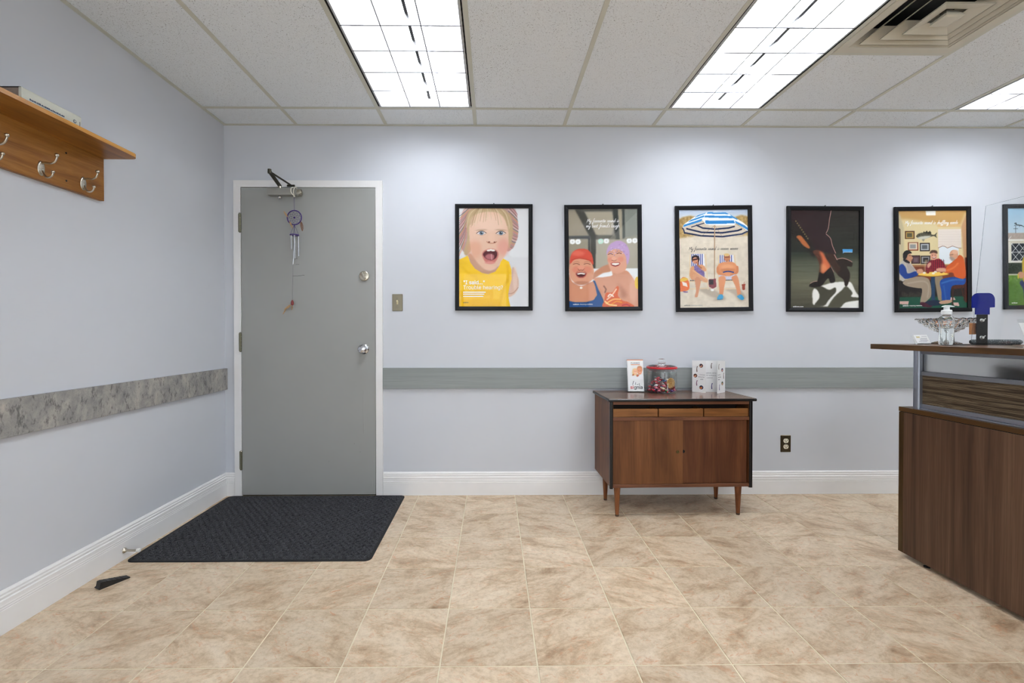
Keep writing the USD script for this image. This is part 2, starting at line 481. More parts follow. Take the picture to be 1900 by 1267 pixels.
UsdGeom.PrimvarsAPI(m).CreatePrimvar('rnd', Sdf.ValueTypeNames.Color3fArray, 'vertex').Set(
    Vt.Vec3fArray.FromNumpy(np.vstack([np.tile(r, (len(t.vertices), 1)) for t, r in rest]).astype(np.float32)))

# ------------------------------------------------------------------ ceiling: lay-in tiles on a metal grid
ceil_tile = mat('ceiling_tile_board', {
    'g': ('geometry', {}), 'w': ('noise_texture', dict(scale=35, detail=2)), 'wm': ('vector_math', dict(math_type='multiply_add', vector2=(.014, .014, .014))),
    'v': ('voronoi_texture', dict(scale=118, randomness=1.0)), 'r': ('rgb_ramp', {'ramp': [(.15, (1, 1, 1)), (.25, (0, 0, 0))]}),
    'n': ('noise_texture', dict(scale=120, detail=2)), 'rn': ('rgb_ramp', {'ramp': [(.46, (0, 0, 0)), (.54, (1, 1, 1))]}), 'k': ('math', dict(math_type='multiply')),
    'v2': ('voronoi_texture', dict(scale=260, randomness=1.0)), 'r2': ('rgb_ramp', {'ramp': [(.16, (.7, .7, .7)), (.27, (0, 0, 0))]}), 'mx': ('math', dict(math_type='maximum')),
    'x': ('mix', dict(mix_type='mix', color1=rgb(236, 241, 244), color2=rgb(104, 104, 102))),
    'p': ('principled_bsdf', dict(roughness=.95, specular_ior_level=.1))},
    [('g.position', 'w.vector'), ('w.color', 'wm.vector1'), ('g.position', 'wm.vector3'), ('wm.vector', 'v.vector'), ('v.distance', 'r.fac'), ('g.position', 'n.vector'), ('n.fac', 'rn.fac'),
     ('r.color', 'k.value1'), ('rn.color', 'k.value2'), ('wm.vector', 'v2.vector'), ('v2.distance', 'r2.fac'), ('k.value', 'mx.value1'), ('r2.color', 'mx.value2'),
     ('mx.value', 'x.fac'), ('x.color', 'p.base_color')])
grid_metal = plain('ceiling_grid_metal', rgb(205, 205, 192), .45, vary=.03, vary_scale=9)
shadow_black = plain('matte_black_slot', rgb(18, 18, 18), .8)
G, GX, GY = .6096, -.1215, 2.9953             # grid module, one runner, the first cross tee off the back wall
ceiling = thing('ceiling', 'suspended ceiling of speckled white lay-in tiles on a metal grid', 'ceiling', kind='structure')
lights_at = [(GX - G / 2 + 3 * G * i, GY - G - 4 * G * j) for i in range(3) for j in range(2)]     # fixture centres, 2 x 4 ft
vent_at = (GX + 3.5 * G, GY - 1.5 * G)
part(ceiling, 'deck', box(WALL_L, WALL_R, WALL_F, WALL_Y, CEIL + .14, CEIL + .16), white_panel)
runners = [GX + i * G for i in range(-2, 9)]
edges_x = [WALL_L] + runners + [WALL_R]
for x in runners:
    part(ceiling, 'main_runner', join(box(x - .012, x + .012, WALL_F, WALL_Y, CEIL, CEIL + .0025, .0008), box(x - .001, x + .001, WALL_F, WALL_Y, CEIL + .002, CEIL + .035)), grid_metal, smooth=False)
rows = [WALL_Y, GY]
while rows[-1] - 2 * G > WALL_F:
    rows.append(rows[-1] - 2 * G)
rows.append(WALL_F)
for k, y in enumerate(rows[1:-1]):
    for a, b in zip(edges_x, edges_x[1:]):
        part(ceiling, 'cross_tee', box(a + .011, b - .011, y - .012, y + .012, CEIL - .0004, CEIL + .0022, .0006), grid_metal, smooth=False)
vx0, vx1 = GX + 3 * G, GX + 4 * G
part(ceiling, 'cross_tee', box(vx0 + .011, vx1 - .011, GY - G - .012, GY - G + .012, CEIL - .0004, CEIL + .0022, .0006), grid_metal, smooth=False)
for m in (box(WALL_L, WALL_L + .022, WALL_F, WALL_Y, CEIL - .001, CEIL + .002), box(WALL_L + .0219, WALL_R - .0219, WALL_Y - .022, WALL_Y, CEIL - .001, CEIL + .002),
          box(WALL_R - .022, WALL_R, WALL_F, WALL_Y, CEIL - .001, CEIL + .002), box(WALL_L + .0219, WALL_R - .0219, WALL_F, WALL_F + .022, CEIL - .001, CEIL + .002)):
    part(ceiling, 'wall_angle', m, grid_metal, smooth=False)
rest = []
for k, (y1, y0) in enumerate(zip(rows, rows[1:])):
    for a, b in zip(edges_x, edges_x[1:]):
        cx, cy = (a + b) / 2, (y0 + y1) / 2
        if any(abs(cx - lx) < .1 and abs(cy - ly) < .1 for lx, ly in lights_at):
            continue
        spans = [(y0, y1)]
        if abs(cx - vent_at[0]) < .1 and y0 < vent_at[1] < y1:
            spans = [(vent_at[1] + G / 2, y1)]
        for s0, s1 in spans:
            t = box(a + .004, b - .004, s0 + .004, s1 - .004, CEIL + .003, CEIL + .018)
            if k <= 1:
                part(ceiling, 'ceiling_tile', t, ceil_tile, smooth=False)
            else:
                rest.append(t)
part(ceiling, 'ceiling_tile_field', join(*rest), ceil_tile, kind='stuff', smooth=False)

# ------------------------------------------------------------------ ceiling lights: three-lamp troffers with an 18-cell louver
housing_mat = plain('troffer_white', rgb(240, 240, 240), .4)
louver_mat = plain('louver_metal', rgb(222, 224, 228), .18, metal=1.0)
lip_mat = plain('louver_lip', rgb(96, 96, 102), .5)
rim_mat = plain('troffer_rim', rgb(190, 194, 198), .4)
slot_grey = plain('ballast_slot_grey', rgb(40, 41, 43), .7)
tube_mat = glow('fluorescent_tube', TUBE_COLOR, TUBE_GLOW)
cap_mat = plain('tube_cap', rgb(200, 200, 200), .35, metal=.8)


def blade(p0, p1, z0=.001, z1=.066, w0=.0022, w1=.012):
    """A louver blade from p0 to p1: thin at its lower edge, wider at the top."""
    p0, p1 = np.array(p0, float), np.array(p1, float)
    d = (p1 - p0) / np.linalg.norm(p1 - p0)
    n = np.array([-d[1], d[0]])
    pts = [(*(p + s * n * w / 2), z) for p in (p0, p1) for z, w in ((z0, w0), (z0 + .028, w0 + .002), (z1, w1)) for s in (-1, 1)]
    return trimesh.convex.convex_hull(np.array(pts))


def make_light(label, loc):
    t = thing('ceiling_light', label, 'ceiling light', loc, group='louvered fluorescent ceiling lights')
    W, L, Hh = .2815, .592, .12
    part(t, 'housing', join(box(-W - .012, W + .012, -L, L, Hh, Hh + .003), box(-W - .003, -W, -L, L, .004, Hh), box(W, W + .003, -L, L, .004, Hh), box(-W, W, -L - .003, -L, .004, Hh), box(-W, W, L, L + .003, .004, Hh)), housing_mat, smooth=False)
    part(t, 'rim', join(box(-W - .001, -W + .008, -L, L, .0005, .006), box(W - .008, W + .001, -L, L, .0005, .006), box(-W, W, -L - .004, -L + .006, .0005, .006), box(-W, W, L - .006, L + .004, .0005, .006)), rim_mat, smooth=False)
    for s in (-1, 1):
        part(t, 'air_slot', box(min(s * (W + .001), s * .296), max(s * (W + .001), s * .296), -.6, .6, .0055, .010), shadow_black, smooth=False)
    for s in (-1, 1):
        part(t, 'end_rail', box(-.296, .296, min(s * L, s * .6), max(s * L, s * .6), .0035, .0065), rim_mat, smooth=False)
    xs, ys = (-.0935, .0935), [-.592 + 1.184 * k / 6 for k in range(1, 6)]
    for x in xs:
        b_ = part(t, 'louver_blade', blade((x, -L), (x, L), z1=.050), louver_mat, smooth=False)
        part(b_, 'blade_lip', box(x - .0028, x + .0028, -L, L, 0, .0016), lip_mat, smooth=False)
    for y in ys:
        for a, b in ((-W, xs[0]), (xs[0], xs[1]), (xs[1], W)):
            b_ = part(t, 'louver_blade', blade((a, y), (b, y)), louver_mat, smooth=False)
            part(b_, 'blade_lip', box(a, b, y - .0028, y + .0028, 0, .0016), lip_mat, smooth=False)
    for x in (-.187, 0, .187):
        tb = part(t, 'lamp_tube', tube([(x, -.575, .080), (x, .575, .080)], .019, 6), tube_mat, smooth=True)
        part(tb, 'tube_cap', frustum((x, -.588, .080), (x, -.574, .080), .0195, .0195, 10), cap_mat)
        part(tb, 'tube_cap', frustum((x, .574, .080), (x, .588, .080), .0195, .0195, 10), cap_mat)
    for x in (-.094, .094):
        part(t, 'ballast_cover', extrude([(x - .024, .12), (x + .024, .12), (x + .014, .085), (x - .014, .085)], 1.18, 'xz', -.59), housing_mat, smooth=False)
    for k in range(6):
        y = -.592 + 1.184 * (k + .5) / 6
        part(t, 'dark_slot', box(.019, .034, y - .02, y + .098, .054, .057), slot_grey, smooth=False)
    return t


names = {(0, 0): 'louvered ceiling light with three tubes nearest the grey door', (1, 0): 'louvered ceiling light with three tubes beside the square air vent', (2, 0): 'louvered ceiling light above the reception desk, only its corner in view'}
first_light = None
for i in range(3):
    for j in range(2):
        x, y = GX - G / 2 + 3 * G * i, GY - G - 4 * G * j
        lab = names.get((i, j)) or f"louvered ceiling light in the {('', 'second')[j]} row from the poster wall, {('by the coat rack', 'mid room', 'above the desk')[i]}"
        if first_light is None:
            first_light = make_light(lab, (x, y, CEIL))
        else:
            copy_of(first_light, 'ceiling_light', lab, 'ceiling light', (x, y, CEIL), group='louvered fluorescent ceiling lights')

# ------------------------------------------------------------------ square ceiling air diffuser
vent_mat = plain('vent_enamel', rgb(208, 204, 188), .45)
vent = thing('air_vent', 'square cream ceiling air vent of nested louvered rings', 'air vent', (vent_at[0], vent_at[1], CEIL), kind=None)


def square_cone(w0, z0, w1, z1, t=.002):
    """A square ring of sheet metal: lower lip of half width w0 at z0, rising to half width w1 at z1."""
    lo = np.array([(-1, -1), (1, -1), (1, 1), (-1, 1)], float)
    v, f = [], []
    for w, z in ((w0, z0), (w1, z1), (w1 - t, z1), (w0 - t, z0)):
        v += [(w * a, w * b, z) for a, b in lo]
    for k in range(4):
        for a, b in ((0, 1), (1, 2), (2, 3), (3, 0)):
            i0, i1, j0, j1 = a * 4 + k, a * 4 + (k + 1) % 4, b * 4 + k, b * 4 + (k + 1) % 4
            f += [(i0, i1, j1), (i0, j1, j0)]
    m = trimesh.Trimesh(np.array(v), f, process=False)
    m.fix_normals()
    return m


fr = sg.box(-.2925, -.2925, .2925, .2925).difference(sg.box(-.250, -.250, .250, .250))
part(vent, 'frame', join(extrude(fr, .004, 'xy', -.002), square_cone(.2515, .002, .185, .05)), vent_mat, smooth=False)
part(vent, 'duct', join(box(-.29, .29, -.29, .29, .105, .11), square_cone(.285, .003, .285, .105)), plain('duct_dark_grey', rgb(46, 48, 50), .8), smooth=False)
for w, z in ((.222, -.006), (.166, -.016), (.108, -.028)):
    part(vent, 'louver_ring', join(square_cone(w, z, w - .066, z + .05), square_cone(w, z, w - .004, z + .007, .003)), vent_mat, smooth=False)
part(vent, 'core_plate', trimesh.convex.convex_hull(np.array([(a * w, b * w, z) for a in (-1, 1) for b in (-1, 1) for w, z in ((.042, -.033), (.030, -.036), (.036, -.020), (.012, .01))])), vent_mat, smooth=False)
part(vent, 'core_cup', square_cone(.107, -.027, .05, -.012, .003), vent_mat, smooth=False)

# ------------------------------------------------------------------ baseboards and the two bumper rails
prof = [(0, 0), (.016, 0), (.016, .088), (.0145, .091), (.016, .094), (.0145, .101), (.016, .104), (.0145, .109), (.0145, .124), (.010, .128), (.0115, .137), (.0085, .142), (.009, .149), (.004, .158), (0, .159)]
base_b = thing('baseboard_back', 'tall white stepped baseboard along the poster wall', 'baseboard', kind='structure')
for a, b in ((WALL_L + .002, -1.7725), (-.757, WALL_R)):
    part(base_b, 'board', extrude([(WALL_Y - d, z) for d, z in prof], b - a, 'yz', a), white_trim, smooth=False)
# the left one runs along y: profile (x, z)
single('baseboard_left', extrude([(WALL_L + d, z) for d, z in prof], WALL_Y - .002 - WALL_F, 'xz', WALL_F), white_trim, 'tall white stepped baseboard under the coat rack wall', 'baseboard', kind='structure', smooth=False)

stone = mat('stone_laminate', {
    'g': ('geometry', {}), 'm': ('mapping', dict(scale=(8, 11, 8))), 'n': ('noise_texture', dict(scale=1.0, detail=9, roughness=.74, distortion=.3)),
    'r': ('rgb_ramp', {'ramp': [(.3, rgb(120, 121, 122)), (.5, rgb(156, 154, 150)), (.68, rgb(186, 181, 172))]}),
    'm2': ('mapping', dict(scale=(60, 55, 26))), 'n2': ('noise_texture', dict(scale=1.0, detail=4, roughness=.7)), 'r2': ('rgb_ramp', {'ramp': [(.34, (.45, .45, .46)), (.47, (1, 1, 1)), (.7, (1.0, .99, .97))]}),
    'x': ('mix', dict(mix_type='multiply', fac=1.0)), 'p': ('principled_bsdf', dict(roughness=.5))},
    [('g.position', 'm.vector'), ('m.vector', 'n.vector'), ('n.fac', 'r.fac'), ('g.position', 'm2.vector'), ('m2.vector', 'n2.vector'), ('n2.fac', 'r2.fac'), ('r.color', 'x.color1'), ('r2.color', 'x.color2'), ('x.color', 'p.base_color')])
rail_paint = wood('rail_grey_paint', rgb(138, 145, 144), rgb(146, 152, 151), rgb(154, 159, 158), 'x', .5, cross=40, along=1.2, fine=.04)
single('trim_1', box(WALL_L, WALL_L + .018, WALL_F + .5, WALL_Y - .001, .731, .876, .0008), stone, 'mottled grey stone-look bumper rail on the coat rack wall', 'wall rail', kind='structure', smooth=False)
single('trim_2', box(-.757, 4.7, WALL_Y - .017, WALL_Y, .736, .878, .0008), rail_paint, 'flat grey painted bumper rail along the poster wall behind the cabinet', 'wall rail', kind='structure', smooth=False)

# ------------------------------------------------------------------ the door
door_grey = plain('door_grey', rgb(156, 158, 155), .42, vary=.02, vary_scale=3)
nickel = plain('satin_nickel', rgb(196, 190, 176), .24, metal=1.0)
chrome = plain('polished_chrome', rgb(205, 207, 212), .1, metal=1.0)
steel = plain('painted_steel_grey', rgb(158, 158, 152), .35, metal=.25)
hinge_mat = plain('hinge_bronze', rgb(134, 132, 112), .38, metal=.9)
dark_metal = plain('dark_bronze_arm', rgb(66, 64, 54), .4, metal=.6)
door = thing('door_1', 'flat grey metal door in a white frame, closed', 'door', kind='structure')
DL, DR, DT = -1.7195, -.8075, 2.110
outer = sg.box(-1.771, -.01, -.7585, 2.1595)
inner = sg.box(DL - .003, -.02, DR + .003, DT + .003)
part(door, 'door_frame', extrude(outer.difference(inner), .018, 'xz', WALL_Y - .016), white_trim, smooth=False)
part(door, 'gap', extrude(sg.box(DL - .01, .0, DR + .01, DT + .01), .002, 'xz', WALL_Y - .0015), shadow_black, smooth=False)
slab = part(door, 'door_slab', box(DL, DR, WALL_Y - .0145, WALL_Y - .002, .008, DT, .001), door_grey, smooth=False)
scuff = plain('dark_scuff', rgb(72, 74, 74), .7)
pale_scuff = plain('pale_scratch', rgb(168, 168, 165), .6)
yd = WALL_Y - .0149
part(slab, 'scuff_mark', join(tube([(-1.371, yd, 1.508), (-1.335, yd, 1.508), (-1.29, yd, 1.514)], .0011, 5), *[tube([(a, yd, b), (c, yd, d)], .0009, 5) for a, b, c, d in ((-.915, .30, -.912, .303), (-.955, .355, -.953, .359), (-1.13, .235, -1.127, .238), (-1.35, 1.585, -1.325, 1.588), (-1.36, 1.625, -1.335, 1.627))]), scuff, smooth=True)
part(slab, 'scratch', join(tube([(-.889, yd, .73), (-.8905, yd, .43)], .0009, 5), tube([(-.827, yd, .27), (-.829, yd, .02)], .0009, 5)), pale_scuff, smooth=True)
for zc in (1.869, 1.056, .247):
    h = part(door, 'hinge', join(*[frustum((DL - .0045, WALL_Y - .022, zc - .062 + .025 * k), (DL - .0045, WALL_Y - .022, zc - .062 + .025 * k + .024), .0075, .0075, 12) for k in range(5)],
                                 box(DL - .018, DL - .004, WALL_Y - .0178, WALL_Y - .0162, zc - .06, zc + .06)), hinge_mat)
    part(h, 'hinge_pin', join(frustum((DL - .0045, WALL_Y - .022, zc - .067), (DL - .0045, WALL_Y - .022, zc - .062), .004, .0085, 12), frustum((DL - .0045, WALL_Y - .022, zc + .062), (DL - .0045, WALL_Y - .022, zc + .068), .0085, .004, 12)), nickel)


def facing(profile, x, z, y, n=28):
    """A turned piece whose axis points out of the back wall: profile (radius, distance from the wall)."""
    m = trimesh.creation.revolve(np.asarray(profile, float), sections=n)
    m.apply_transform(trimesh.transformations.rotation_matrix(np.pi / 2, [1, 0, 0]))
    m.apply_translation((x, y, z))
    return m


yf = WALL_Y - .0145
db = part(door, 'deadbolt', facing([(0, 0), (.034, 0), (.034, .004), (.0325, .010), (.027, .013), (.0, .013)], -.882, 1.508, yf), nickel)
part(db, 'thumb_turn', join(facing([(0, 0), (.012, 0), (.011, .008), (0, .008)], -.882, 1.508, yf - .012), moved(box(-.026, .026, -.018, -.004, -.0065, .0065, .003), (-.882, yf - .012, 1.508), 1.15, (0, 1, 0))), nickel)
kb = part(door, 'door_knob', facing([(0, 0), (.013, 0), (.012, .016), (.016, .026), (.025, .034), (.029, .044), (.0285, .054), (.022, .062), (.010, .065), (0, .065)], -.886, 1.008, yf), chrome)
part(kb, 'rosette', facing([(0, 0), (.0345, 0), (.034, .005), (.028, .010), (.015, .012), (0, .012)], -.886, 1.008, yf), chrome)
# door closer: body, arm, fore-arm, valve
cz = 2.069
cl = part(door, 'door_closer', extrude(rounded(-1.520, -1.322, cz - .021, cz + .024, .006), .045, 'xz', yf - .0465), steel)
part(cl, 'end_cap', join(frustum((-1.3222, yf - .024, cz), (-1.300, yf - .024, cz), .023, .023, 20), frustum((-1.301, yf - .024, cz), (-1.294, yf - .024, cz), .013, .011, 6)), nickel)
part(cl, 'valve_nut', join(frustum((-1.445, yf - .024, cz - .020), (-1.445, yf - .024, cz - .031), .011, .014, 18), trimesh.creation.icosphere(2, .0135).apply_translation((-1.445, yf - .024, cz - .031))), chrome)
part(cl, 'spindle', frustum((-1.445, yf - .024, cz + .02), (-1.445, yf - .024, cz + .046), .013, .011, 16), nickel)


def bar(p0, p1, w, t):
    """A flat steel bar between two points."""
    p0, p1 = np.array(p0, float), np.array(p1, float)
    d = p1 - p0
    L = np.linalg.norm(d)
    m = box(-w / 2, w / 2, -t / 2, t / 2, 0, L, t * .3)
    d /= L
    s = np.cross([0, 0, 1], d)
    s /= np.linalg.norm(s)
    T = np.eye(4)
    T[:3, 0], T[:3, 1], T[:3, 2], T[:3, 3] = s, np.cross(d, s), d, p0
    return m.apply_transform(T)


elbow = (-1.392, 2.955, 2.125)
part(cl, 'closer_arm', bar((-1.445, yf - .024, cz + .046), elbow, .026, .008), dark_metal)
part(cl, 'closer_forearm', join(bar(elbow, (-1.372, yf - .012, 2.122), .014, .008), frustum((elbow[0], elbow[1], elbow[2] - .012), (elbow[0], elbow[1], elbow[2] + .014), .011, .011, 14)), dark_metal)
part(cl, 'frame_bracket', box(-1.404, -1.350, yf - .010, yf - .0015, 2.115, 2.129, .003), dark_metal)

# ------------------------------------------------------------------ light switch and outlet
brass_plate = plain('switch_plate_bronze', rgb(140, 133, 114), .32, metal=.85)
ivory = plain('ivory_plastic', rgb(226, 217, 178), .35)
sw = thing('light_switch', 'metal light switch plate with ivory toggle beside the door', 'light switch', (-.658, WALL_Y, 1.327))
part(sw, 'plate', box(-.036, .036, -.0055, 0, -.0585, .0585, .003), brass_plate)
part(sw, 'toggle', join(box(-.0055, .0055, -.008, 0, -.013, .013, .001), moved(box(-.0045, .0045, -.017, 0, -.006, .006, .002), (0, -.004, .004), -.5, (1, 0, 0))), ivory)
for z in (-.030, .030):
    part(sw, 'screw', facing([(0, 0), (.004, 0), (.003, .002), (0, .0025)], 0, z, -.0053, 12), nickel)
dark_plate = plain('outlet_plate_brown', rgb(92, 82, 64), .3, metal=.7)
white_pl = plain('outlet_cream', rgb(232, 226, 205), .35)
ol = thing('power_outlet', 'bronze outlet plate with two cream sockets low on the wall', 'outlet', (2.034, WALL_Y, .348))
part(ol, 'plate', box(-.036, .036, -.006, 0, -.059, .059, .003), dark_plate)
for z in (-.0205, .0205):
    o = part(ol, 'socket', extrude(sg.Point(0, z).buffer(.0175, 12).intersection(sg.box(-.02, z - .015, .02, z + .0145)), .005, 'xz', -.0085), white_pl)
    part(o, 'slot', join(box(-.0085, -.0055, -.009, -.007, z, z + .009), box(.0055, .0085, -.009, -.007, z, z + .008), facing([(0, 0), (.003, 0), (.003, .0015), (0, .0015)], 0, z - .007, -.0076, 10)), slot_grey)
part(ol, 'screw', facing([(0, 0), (.0035, 0), (.0025, .002), (0, .0022)], 0, 0, -.0058, 12), nickel)

# ------------------------------------------------------------------ dream-catcher wind chime hanging from the door closer
purple = plain('purple_cord', rgb(58, 32, 110), .6)
white_cord = plain('white_cord', rgb(225, 222, 210), .8)
alum = plain('chime_aluminium', rgb(205, 208, 214), .22, metal=.9)
feather_brown = plain('brown_feather', rgb(112, 74, 48), .8, vary=.3, vary_scale=160)
feather_tan = plain('tan_feather', rgb(186, 150, 108), .8, vary=.25, vary_scale=160)
red_wood = plain('red_wood_bead', rgb(128, 46, 48), .4)
grey_cord = plain('grey_thread', rgb(120, 118, 124), .7)
WY = 3.185
wc = thing('wind_chime', 'small purple dream catcher wind chime with silver tubes hanging on the grey door', 'wind chime', (.0305, 0, -.013))
part(wc, 'cord_loop', join(tube(spline([(-1.368, WY + .005, 2.052), (-1.378, WY - .022, 2.07), (-1.377, WY - .02, 2.10), (-1.370, WY + .02, 2.112), (-1.362, WY + .05, 2.10)], 5), .0035, 7),
                           tube(spline([(-1.368, WY + .002, 2.052), (-1.362, WY - .022, 2.075), (-1.356, WY - .02, 2.10), (-1.360, WY + .02, 2.114), (-1.364, WY + .05, 2.10)], 5), .0035, 7), trimesh.creation.icosphere(2, .006).apply_translation((-1.367, WY, 2.050))), white_cord, smooth=True)
part(wc, 'hanging_thread', tube([(-1.367, WY, 2.05), (-1.366, WY, 1.957)], .0012, 6), purple, smooth=True)
hc, hr = np.array((-1.366, WY, 1.907)), .0475
ang = np.linspace(0, 2 * np.pi, 40, endpoint=False)
part(wc, 'hoop', tube([hc + hr * np.array([np.cos(a), 0, np.sin(a)]) for a in ang], .0036, 8, closed=True), purple, smooth=True)
web = []
rad = [hr, .036, .025, .013]
for lv in range(3):
    for k in range(9):
        a0, a1, a2 = ((k + lv * .5) * 2 * np.pi / 9, (k + .5 + lv * .5) * 2 * np.pi / 9, (k + 1 + lv * .5) * 2 * np.pi / 9)
        P = [hc + r * np.array([np.cos(a), 0, np.sin(a)]) for r, a in ((rad[lv], a0), (rad[lv + 1], a1), (rad[lv], a2))]
        web.append(tube(P, .0007, 4))
part(wc, 'web', join(*web, trimesh.creation.icosphere(1, .007).apply_translation(hc)), purple, smooth=True)


def feather(base, tip, w, seed):
    """A curved vane of barbs on a quill."""
    base, tip = np.array(base, float), np.array(tip, float)
    d = tip - base
    n = np.cross(d / np.linalg.norm(d), [0, 1, 0])
    r = np.random.default_rng(seed)
    ms = [tube([base, base + d * .5 + n * w * .15, tip], [.0013, .001, .0005], 5)]
    for s in (-1, 1):
        for t in np.linspace(.12, .97, 14):
            p = base + d * t + n * w * .15 * math.sin(np.pi * t)
            ln = w * math.sin(np.pi * (.15 + .8 * t)) * r.uniform(.75, 1.1)
            q = p + d * .13 + n * s * ln
            ms.append(box(-.0011, .0011, -.0003, .0003, 0, 1).apply_transform(_align(p, q)))
    return join(*ms)


def _align(p, q):
    d = q - p
    T = np.eye(4)
    T[:3, 2] = d
    u = d / np.linalg.norm(d)
    s = np.cross([0, 1, 0], u)
    T[:3, 0], T[:3, 1], T[:3, 3] = s / np.linalg.norm(s), np.cross(u, s / np.linalg.norm(s)), p
    return T


part(wc, 'feather', feather((-1.322, WY - .003, 1.885), (-1.312, WY - .004, 1.822), .011, 1), feather_brown, label='dark brown feather on the right of the hoop')
part(wc, 'feather', feather((-1.408, WY - .003, 1.908), (-1.432, WY - .004, 1.945), .006, 2), feather_tan, label='small tan feather on the left of the hoop')
part(wc, 'feather', feather((-1.40, WY - .004, 1.885), (-1.378, WY - .004, 1.838), .006, 3), feather_tan)
part(wc, 'chime_ring', tube([np.array((-1.366, WY, 1.790)) + .0265 * np.array([np.cos(a), np.sin(a), 0]) for a in ang], .0038, 8, closed=True), purple, smooth=True)
part(wc, 'suspension_thread', join(*[tube([(-1.366, WY, 1.860), (-1.366 + .0265 * math.cos(a), WY + .0265 * math.sin(a), 1.792)], .0009, 5) for a in (.4, 2.2, 3.6, 5.2)], tube([(-1.366, WY, 1.862), (-1.366, WY, 1.84)], .0025, 6)), purple, smooth=True)
for (xt, yo, xb, zb) in ((-1.379, -.02, -1.379, 1.692), (-1.365, .0, -1.376, 1.594), (-1.357, -.022, -1.3545, 1.631), (-1.345, .012, -1.3435, 1.651)):
    part(wc, 'chime_tube', tube([(xt, WY + yo, 1.786), (xb, WY + yo, zb)], .0042, 12), alum, smooth=40)
part(wc, 'striker_string', tube([(-1.372, WY, 1.787), (-1.383, WY + .002, 1.352)], .0010, 6), grey_cord, smooth=True)
part(wc, 'striker_bead', lathe([(0, 0), (.006, .002), (.0095, .010), (.0095, .022), (.006, .030), (.004, .036), (0, .037)], 16, (-1.383, WY + .002, 1.317)), red_wood, smooth=True)
part(wc, 'tail_feather', join(feather((-1.388, WY, 1.325), (-1.432, WY, 1.292), .008, 4), feather((-1.42, WY, 1.302), (-1.444, WY, 1.262), .004, 5), feather((-1.383, WY, 1.32), (-1.386, WY, 1.288), .004, 6)), feather_tan, label='pale tan feather tied to the red bead')

# ------------------------------------------------------------------ coat rack on the left wall
oak = wood('honey_oak', rgb(120, 74, 28), rgb(158, 106, 46), rgb(184, 130, 64), 'y', .36, cross=14, along=1.6, fine=.18, seed=2.0)
oak_edge = wood('honey_oak_edge', rgb(180, 122, 48), rgb(208, 150, 68), rgb(220, 166, 86), 'y', .3, cross=30, along=2, fine=.12, coat=.25)
rack = thing('coat_rack', 'honey oak wall coat rack with top shelf and double nickel hooks', 'coat rack')
R0, R1 = 1.20, 2.2295
part(rack, 'back_board', box(WALL_L, WALL_L + .021, R0, R1, 1.7385, 1.935, .0015), oak, smooth=False)
sh = sg.box(WALL_L - .2, R0, WALL_L + .186, R1).buffer(-.034).buffer(.034, 10).intersection(sg.box(WALL_L, R0 - 1, 5, R1 + 1))
part(rack, 'shelf', extrude(sh, .0165, 'xy', 1.935), oak, smooth=False)
edge = sh.difference(sh.buffer(-.0012)).intersection(sg.box(WALL_L + .05, R0, 0, R1))
part(rack, 'edge_band', extrude(max(getattr(edge, 'geoms', [edge]), key=lambda g: g.area).buffer(.0002), .0155, 'xy', 1.9355), oak_edge, smooth=False)
for y in (2.0335, 1.643):
    for z in (1.890, 1.772):
        part(rack, 'screw_hole', moved(frustum((0, 0, 0), (.0008, 0, 0), .0042, .0042, 12), (WALL_L + .0207, y, z)), shadow_black)
X0 = WALL_L + .021
for y in (2.1155, 1.9205, 1.7255, 1.5305, 1.3355):
    up = spline([(X0 + .004, y, 1.806), (X0 + .018, y, 1.808), (X0 + .040, y, 1.806), (X0 + .054, y, 1.812), (X0 + .062, y, 1.824), (X0 + .064, y, 1.836)], 5)
    lo = spline([(X0 + .004, y, 1.776), (X0 + .010, y, 1.764), (X0 + .020, y, 1.752), (X0 + .034, y, 1.750), (X0 + .044, y, 1.757), (X0 + .048, y, 1.769)], 5)
    pl = trimesh.creation.icosphere(3, 1.0)
    pl.apply_scale((.005, .0155, .030))
    pl.apply_translation((X0 + .001, y, 1.786))
    pl.vertices[:, 0] = np.maximum(pl.vertices[:, 0], X0)
    h = part(rack, 'hook', join(tube(up, np.linspace(.0042, .0036, len(up)), 10), tube(lo, np.linspace(.0042, .0034, len(lo)), 10),
                                trimesh.creation.icosphere(2, .0078).apply_translation((X0 + .064, y, 1.839)), trimesh.creation.icosphere(2, .0065).apply_translation((X0 + .048, y, 1.772))), nickel, smooth=40)
    part(h, 'hook_plate', pl, nickel, smooth=50)
    part(h, 'hook_screw', trimesh.creation.icosphere(1, .0035).apply_translation((X0 + .0055, y, 1.788)), nickel)

# thick book lying on the shelf
cream_paper = plain('cream_book_spine', rgb(214, 216, 204), .5, vary=.03, vary_scale=30)
brown_page = plain('grey_brown_page_block', rgb(150, 134, 122), .8, vary=.12, vary_scale=120)
dark_cover = plain('dark_book_cover', rgb(44, 42, 42), .5)
blue_ink = plain('dark_blue_ink', rgb(32, 62, 92), .5)
BX, BY0, BY1, BZ = WALL_L + .152, 1.712, 1.957, 1.9515
bk = thing('book', 'thick cream-spined book lying flat on the coat rack shelf', 'book')
part(bk, 'page_block', box(WALL_L + .012, BX - .004, BY0 + .002, BY1 - .002, BZ + .003, BZ + .053), brown_page, smooth=False)
part(bk, 'cover', join(box(WALL_L + .01, BX - .003, BY0, BY1, BZ, BZ + .003), box(WALL_L + .01, BX - .003, BY0, BY1, BZ + .053, BZ + .0565)), dark_cover, smooth=False)
sp = extrude(rounded(BX - .010, BX, BZ, BZ + .0568, .0045), BY1 - BY0, 'xz', BY0)
part(bk, 'spine', sp, cream_paper)
ms, yy = [], BY0 + .030
